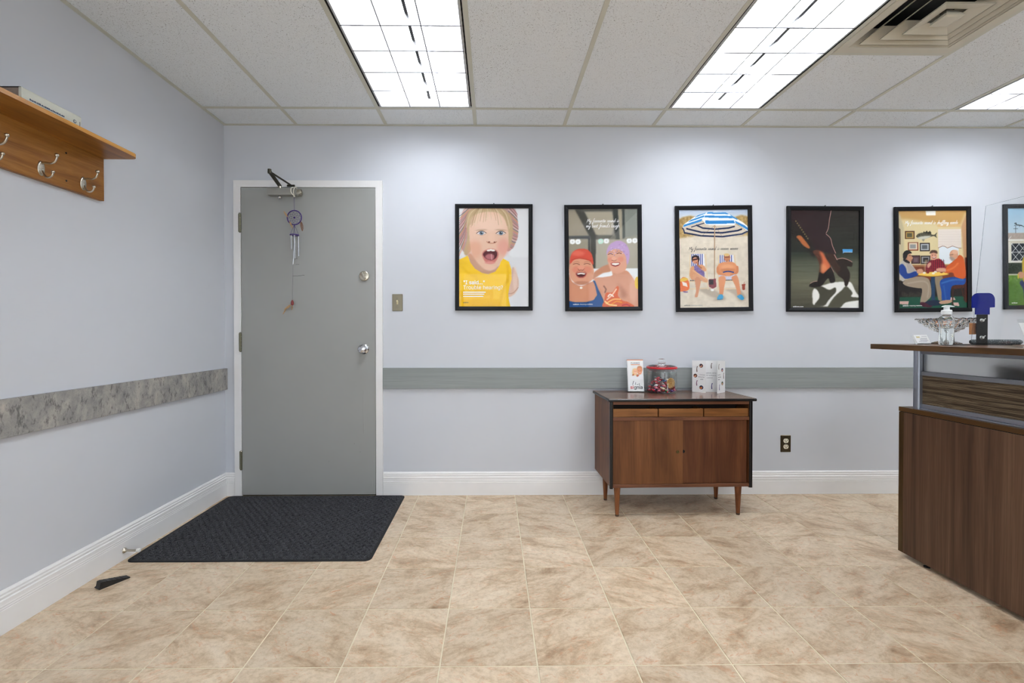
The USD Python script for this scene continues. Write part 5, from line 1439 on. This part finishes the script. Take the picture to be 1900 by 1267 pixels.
# 4: dancer's legs in heeled shoes
c = Canvas(107, 155, 766, 1112, NX, NY, (40, 36, 32))
c.fade((48, 42, 38), (38, 42, 36), 155, 560)
c.fade((38, 44, 38), (84, 88, 72), 560, 660)
c.fade((84, 90, 74), (112, 110, 90), 660, 860)
c.fade((110, 108, 88), (72, 70, 56), 860, 1112)
c.grain(9, .004, .09, 3)
c.blob([(330, 930), (440, 885), (520, 862), (620, 855), (690, 862), (735, 950), (775, 1010), (775, 1120), (575, 1120), (560, 1070), (470, 1098), (340, 1085), (322, 1040)], (240, 238, 232), soft=4)
c.blob([(318, 905), (400, 898), (480, 935), (538, 912), (545, 955), (480, 1030), (430, 1092), (340, 1088), (388, 1010), (368, 940)], (74, 72, 58), soft=4)
c.blob([(470, 1098), (530, 1005), (600, 940), (645, 900), (706, 962), (692, 1000), (775, 1012), (775, 1034), (640, 1058), (580, 1115), (480, 1118)], (84, 82, 66), soft=4)
c.poly([(100, 150), (497, 150), (478, 250), (470, 330), (446, 378), (492, 428), (512, 500), (545, 572), (522, 596), (452, 566), (400, 570), (330, 530), (250, 430), (100, 330)], (46, 28, 32), soft=4, tex=9, scale=.02)
c.blob([(100, 260), (200, 330), (300, 450), (340, 560), (330, 620), (240, 500), (100, 400)], (34, 28, 24), soft=10)
c.blob([(163, 415), (196, 400), (230, 430), (292, 515), (275, 528), (225, 495), (190, 450)], (186, 106, 58), soft=4)
for k in range(9):
    t_ = k / 8
    c.ell(158 + 115 * t_, 262 + 170 * t_, 8, 9, (128, 112, 74), soft=4, alpha=.8)
c.blob([(320, 560), (380, 545), (440, 610), (498, 708), (440, 775), (384, 775), (388, 700), (360, 620)], (92, 52, 38), soft=4)
c.blob([(384, 560), (420, 570), (455, 630), (492, 705), (440, 768), (404, 765), (412, 690), (408, 620)], (214, 112, 72), soft=9)
c.blob([(400, 690), (430, 680), (460, 720), (430, 755), (405, 750)], (236, 160, 110), soft=10, alpha=.7)
c.blob([(440, 590), (535, 585), (560, 640), (640, 720), (650, 800), (570, 790), (500, 700)], (64, 42, 34), soft=4)
c.blob([(540, 640), (612, 628), (668, 640), (702, 662), (696, 708), (652, 706), (682, 780), (668, 860), (650, 900), (630, 888), (618, 835), (560, 782), (590, 720)], (42, 30, 24), soft=3)
c.blob([(292, 885), (330, 856), (366, 848), (386, 764), (425, 776), (500, 712), (528, 790), (536, 852), (494, 866), (468, 822), (410, 892), (360, 908), (296, 906)], (28, 20, 18), soft=3)
for p_, w_ in (([(496, 158), (480, 250), (470, 330), (450, 376)], 6), ([(450, 388), (492, 430), (510, 500), (542, 574)], 6), ([(530, 590), (556, 640)], 7), ([(560, 632), (610, 624), (665, 640), (700, 660)], 6), ([(300, 872), (330, 856), (366, 850)], 4), ([(500, 712), (524, 760)], 4)):
    c.line(p_, w_, (232, 176, 168), soft=4, alpha=.85, smooth=True)
c.poly([(608, 533), (706, 533), (706, 568), (624, 568), (611, 578)], (74, 164, 228), soft=1)
poster('black framed dark poster of dancing legs in heeled shoes with blue tag', 2.2945, 1.628, .2, c, [('type', ('Hearing matters', 613, 556, 8.5, False), white_ink), ('type', ('unitron.com', 133, 1081, 13, True), white_ink)])

# 5: three men round a cafe table
c = Canvas(160, 162, 826, 1113, NX, NY, (222, 204, 158))
c.poly([(150, 155), (835, 155), (770, 300), (560, 290), (240, 240), (190, 245), (150, 200)], (200, 158, 96), soft=12)
c.poly([(150, 160), (180, 200), (215, 330), (215, 690), (150, 690)], (196, 182, 148), soft=6)
c.poly([(776, 318), (835, 170), (835, 700), (800, 700), (784, 420)], (196, 152, 112), soft=6)
c.poly([(428, 155), (530, 155), (527, 206), (436, 206)], (244, 240, 232), soft=3)
c.poly([(540, 300), (780, 300), (776, 322), (545, 322)], (222, 184, 128), soft=4)
c.poly([(555, 500), (750, 500), (750, 682), (560, 682)], (222, 228, 232), soft=3)
c.poly([(548, 342), (776, 342), (776, 530), (745, 528), (715, 512), (690, 508), (660, 520), (640, 528), (612, 510), (590, 508), (550, 526)], (228, 216, 206), soft=2)
c.line([(550, 526), (590, 508), (612, 510), (640, 528), (690, 508), (745, 528), (776, 530)], 5, (150, 110, 90), soft=2)
for k in range(6):
    c.line([(552, 370 + 24 * k), (774, 370 + 24 * k)], 3, (214, 200, 190), soft=3, alpha=.8)


def hung(x0, y0, x1, y1, fr_, mt_, im_):
    c.poly([(x0, y0), (x1, y0), (x1, y1), (x0, y1)], fr_, soft=1)
    c.poly([(x0 + 9, y0 + 9), (x1 - 9, y0 + 9), (x1 - 9, y1 - 9), (x0 + 9, y1 - 9)], mt_, soft=1)
    c.poly([(x0 + 22, y0 + 22), (x1 - 22, y0 + 22), (x1 - 22, y1 - 20), (x0 + 22, y1 - 20)], im_, soft=2)


hung(226, 358, 319, 437, (84, 48, 24), (176, 140, 76), (88, 84, 60))
hung(254, 466, 354, 549, (136, 64, 32), (224, 206, 184), (150, 150, 150))
hung(370, 475, 467, 556, (44, 34, 34), (176, 180, 184), (96, 100, 106))
hung(286, 598, 372, 680, (64, 34, 32), (96, 70, 76), (120, 96, 104))
hung(378, 600, 472, 682, (50, 44, 42), (150, 150, 152), (36, 36, 40))
c.poly([(158, 320), (184, 340), (184, 490), (158, 480)], (90, 76, 60), soft=2)
c.blob([(333, 412), (352, 388), (390, 376), (450, 382), (505, 398), (540, 374), (530, 402), (538, 428), (506, 410), (450, 426), (395, 436), (352, 428), (345, 418)], (96, 92, 74), soft=2)
c.ell(366, 398, 5, 5, (24, 22, 20), soft=2)
c.line([(336, 414), (362, 420)], 4, (40, 36, 32), soft=2)
for k in range(7):
    c.line([(392 + 16 * k, 394), (400 + 16 * k, 406)], 5, (52, 50, 42), soft=3, alpha=.8)
c.blob([(345, 425), (400, 410), (480, 408), (440, 432), (385, 442)], (206, 204, 190), soft=4)
c.poly([(402, 380), (410, 362), (424, 372), (440, 356), (452, 372), (470, 358), (484, 376), (482, 392)], (54, 52, 44), soft=2)
c.blob([(390, 440), (420, 440), (405, 462)], (150, 146, 130), soft=3)
c.poly([(205, 690), (800, 690), (800, 712), (205, 712)], (160, 110, 72), soft=3)
c.poly([(280, 708), (800, 708), (800, 850), (280, 850)], (122, 58, 36), soft=3)
c.poly([(150, 840), (835, 840), (835, 1015), (150, 1015)], (30, 26, 26), soft=6)
for k in range(8):
    c.ell(205 + 24 * k, 975 + 12 * (k % 3), 20, 26, (64, 56, 50), soft=10, alpha=.6)
c.poly([(150, 1005), (835, 1000), (835, 1120), (150, 1120)], (18, 84, 64), soft=4)
for p_ in ([(165, 1045), (258, 1045), (250, 1078), (165, 1072)], [(650, 1010), (700, 1010), (716, 1036), (660, 1040)], [(690, 1062), (742, 1062), (752, 1096), (700, 1094)]):
    c.poly(p_, (214, 176, 168), soft=2)
c.blob([(512, 812), (588, 806), (584, 920), (582, 1030), (548, 1036), (522, 900)], (150, 132, 108), soft=3)
c.poly([(474, 798), (516, 798), (513, 1040), (480, 1040)], (30, 64, 100), soft=3)
c.ell(500, 1064, 90, 28, (24, 38, 66), soft=4)
c.blob([(428, 745), (434, 690), (470, 650), (505, 640), (562, 632), (608, 680), (614, 745), (520, 757)], (160, 34, 54), soft=2)
for k in range(9):
    c.line([(440 + 20 * k, 640), (436 + 21 * k, 755)], 6, (50, 18, 30), soft=3, alpha=.7)
    if k < 6:
        c.line([(430, 655 + 18 * k), (612, 655 + 18 * k)], 5, (70, 20, 34), soft=3, alpha=.6)
c.poly([(415, 640), (452, 640), (430, 690), (424, 760), (410, 760)], (200, 180, 140), soft=5, alpha=.55)
c.blob([(440, 690), (470, 665), (478, 690), (450, 722)], (214, 160, 136), soft=3)
c.ell(505, 604, 33, 40, (218, 158, 132), soft=3)
c.blob([(466, 580), (478, 552), (505, 545), (535, 555), (540, 582), (505, 572)], (96, 68, 56), soft=3)
c.ell(508, 622, 15, 7, (120, 52, 46), soft=3)
c.ell(508, 619, 12, 4, (244, 236, 228), soft=2)
c.ell(493, 596, 7, 3, (96, 60, 50), soft=2)
c.ell(519, 596, 7, 3, (96, 60, 50), soft=2)
c.ell(506, 606, 6, 7, (232, 170, 146), soft=3)
c.ell(494, 783, 152, 23, (236, 190, 66), soft=3)
c.ell(494, 778, 146, 18, (246, 206, 96), soft=6)
c.line([(345, 792), (494, 806), (645, 790)], 6, (150, 96, 36), soft=3, smooth=True)
for x_, y_, col in ((445, 765, (140, 44, 34)), (472, 752, (150, 60, 40)), (580, 762, (130, 44, 38)), (410, 768, (240, 230, 214)), (520, 760, (236, 226, 206)), (500, 774, (250, 240, 214))):
    c.ell(x_, y_, 15, 10, col, soft=3)
c.blob([(168, 690), (195, 650), (228, 640), (280, 675), (322, 730), (335, 760), (250, 810), (200, 850), (166, 800)], (190, 182, 174), soft=2)
for k in range(6):
    c.line([(235 + 14 * k, 650 + 14 * k), (262 + 12 * k, 760)], 4, (140, 120, 124), soft=3, alpha=.7)
c.blob([(166, 700), (200, 680), (232, 720), (250, 772), (330, 752), (348, 790), (240, 826), (196, 800), (166, 760)], (30, 66, 146), soft=3)
c.blob([(340, 740), (380, 728), (402, 748), (392, 770), (345, 775)], (214, 158, 128), soft=3)
c.blob([(205, 852), (330, 805), (430, 815), (468, 862), (478, 985), (438, 1040), (400, 1062), (368, 1052), (388, 930), (330, 915), (230, 892)], (164, 146, 126), soft=2)
c.line([(250, 870), (400, 850), (452, 900), (440, 1010)], 14, (186, 168, 148), soft=10, alpha=.7, smooth=True)
c.blob([(364, 1062), (408, 1056), (450, 1080), (486, 1092), (470, 1106), (395, 1100)], (74, 22, 44), soft=2)
c.ell(262, 622, 34, 42, (200, 146, 114), soft=3)
c.blob([(206, 622), (204, 585), (222, 556), (250, 546), (282, 558), (290, 578), (268, 578), (250, 592), (246, 612), (232, 632), (214, 640)], (38, 34, 36), soft=2)
c.ell(247, 622, 7, 12, (190, 132, 102), soft=2)
c.line([(284, 640), (296, 642)], 5, (150, 84, 70), soft=2)
c.ell(296, 622, 7, 6, (206, 150, 118), soft=2)
c.line([(262, 600), (292, 602)], 4, (40, 34, 34), soft=2)
c.blob([(205, 640), (235, 636), (270, 662), (262, 674), (225, 660)], (30, 30, 44), soft=2)
c.poly([(812, 620), (835, 620), (835, 1060), (805, 1060)], (84, 34, 24), soft=4)
c.blob([(665, 905), (740, 888), (815, 885), (815, 915), (672, 930)], (84, 40, 28), soft=2)
for p_ in ([(690, 920), (684, 1082)], [(806, 905), (800, 1040)], [(775, 915), (790, 1000)]):
    c.line(p_, 13, (66, 30, 22), soft=2)
c.blob([(562, 862), (600, 826), (690, 812), (806, 815), (800, 885), (690, 896), (666, 960), (658, 1044), (586, 1042), (576, 950)], (26, 76, 158), soft=2)
c.line([(585, 870), (690, 840), (790, 840)], 16, (66, 124, 196), soft=12, alpha=.7, smooth=True)
c.line([(600, 900), (620, 1030)], 12, (60, 112, 184), soft=10, alpha=.6)
c.blob([(612, 742), (640, 700), (690, 660), (720, 622), (765, 598), (802, 650), (812, 820), (715, 812), (690, 770), (616, 772)], (212, 96, 44), soft=2)
c.line([(640, 745), (700, 720), (740, 680)], 18, (232, 130, 72), soft=12, alpha=.7, smooth=True)
c.line([(690, 780), (700, 810)], 8, (150, 60, 30), soft=6)
c.blob([(530, 730), (580, 720), (618, 728), (618, 760), (540, 756)], (214, 160, 134), soft=3)
c.ell(702, 594, 42, 48, (212, 158, 128), soft=3)
c.ell(716, 566, 30, 20, (226, 180, 152), soft=12, alpha=.8)
c.blob([(660, 618), (676, 610), (700, 622), (712, 640), (690, 656), (668, 640)], (170, 150, 138), soft=5)
c.line([(662, 596), (694, 592)], 4, (70, 56, 50), soft=2)
c.blob([(553, 1060), (580, 1042), (660, 1036), (682, 1050), (650, 1068), (580, 1076)], (196, 156, 128), soft=2)
poster('black framed poster of three men round a cafe table playing cards', 3.0476, 1.627, -.63, c, [('pen', ('My favourite sound is shuffling cards', 228, 742, 290, 3.6), white_ink), ('type', ('unitron', 196, 1084, 13, True), white_ink), ('type', ('Hearing matters', 262, 1084, 12, False), white_ink)])

# 6: garden with a lattice window, mostly outside the picture
c = Canvas(1228, 130, 1894, 1082, NX, NY, (214, 208, 190))
c.fade((160, 196, 222), (196, 216, 228), 130, 372)
c.poly([(1220, 372), (1900, 372), (1900, 434), (1220, 434)], (180, 164, 152), soft=2, tex=10, scale=.05)
c.poly([(1220, 432), (1900, 432), (1900, 450), (1220, 450)], (232, 230, 220), soft=1)
c.poly([(1220, 450), (1900, 450), (1900, 664), (1220, 664)], (212, 206, 186), soft=1)
c.poly([(1232, 460), (1262, 460), (1262, 664), (1232, 664)], (230, 226, 212), soft=2)
for x0 in (1268, 1500, 1700):
    c.poly([(x0, 474), (x0 + 150, 474), (x0 + 150, 645), (x0, 645)], (38, 46, 56), soft=1)
    for k in range(-2, 4):
        c.line([(max(x0, x0 + 70 * k), 474 + max(0, -70 * k) * 1.2), (min(x0 + 150, x0 + 70 * k + 142), 474 + (min(x0 + 150, x0 + 70 * k + 142) - x0 - 70 * k) * 1.2)], 5, (226, 228, 226), soft=1) if k > -2 else None
        c.line([(min(x0 + 150, x0 + 150 - 70 * k), 474 + max(0, -70 * k) * 1.2), (max(x0, x0 + 8 - 70 * k), 474 + (x0 + 150 - 70 * k - max(x0, x0 + 8 - 70 * k)) * 1.2)], 5, (226, 228, 226), soft=1) if k > -2 else None
    c.line([(x0, 560), (x0 + 150, 560)], 6, (226, 228, 226), soft=1)
    c.poly([(x0 - 8, 645), (x0 + 158, 645), (x0 + 158, 662), (x0 - 8, 662)], (234, 232, 224), soft=1)
c.poly([(1220, 664), (1900, 664), (1900, 778), (1220, 778)], (48, 60, 48), soft=3, tex=26, scale=.09)
c.poly([(1220, 774), (1900, 774), (1900, 790), (1220, 790)], (196, 196, 176), soft=2)
c.poly([(1220, 788), (1900, 788), (1900, 1090), (1220, 1090)], (104, 146, 54), soft=3, tex=30, scale=.05)
c.blob([(1220, 880), (1330, 850), (1420, 900), (1380, 1082), (1220, 1082)], (74, 116, 44), soft=26, alpha=.6)
for p_, w_ in (([(1312, 372), (1312, 300)], 4), ([(1292, 330), (1332, 330)], 4), ([(1303, 278), (1316, 275), (1318, 292), (1345, 296), (1372, 300)], 9), ([(1310, 292), (1298, 300)], 4), ([(1345, 296), (1350, 308)], 4), ([(1372, 300), (1400, 315)], 6)):
    c.line(p_, w_, (36, 50, 62), soft=2)
c.blob([(1345, 860), (1400, 830), (1520, 850), (1540, 960), (1500, 1082), (1400, 1082), (1380, 930)], (44, 58, 104), soft=3)
c.blob([(1380, 620), (1440, 590), (1500, 620), (1520, 760), (1500, 860), (1390, 860), (1370, 740)], (206, 176, 60), soft=3)
c.blob([(1330, 770), (1352, 752), (1385, 764), (1380, 810), (1345, 815)], (212, 154, 124), soft=3)
c.line([(1332, 780), (1332, 815)], 12, (220, 190, 60), soft=2)
c.ell(1440, 545, 44, 56, (214, 158, 128), soft=3)
c.blob([(1395, 540), (1410, 490), (1450, 478), (1485, 510), (1480, 540), (1440, 516)], (150, 140, 134), soft=3)
poster('charcoal framed poster of a lawn and lattice window, cut by the picture edge', 3.811, 1.6475, -.63, c, [('type', ('unitron', 1264, 1053, 13, True), white_ink)], frame_grey)
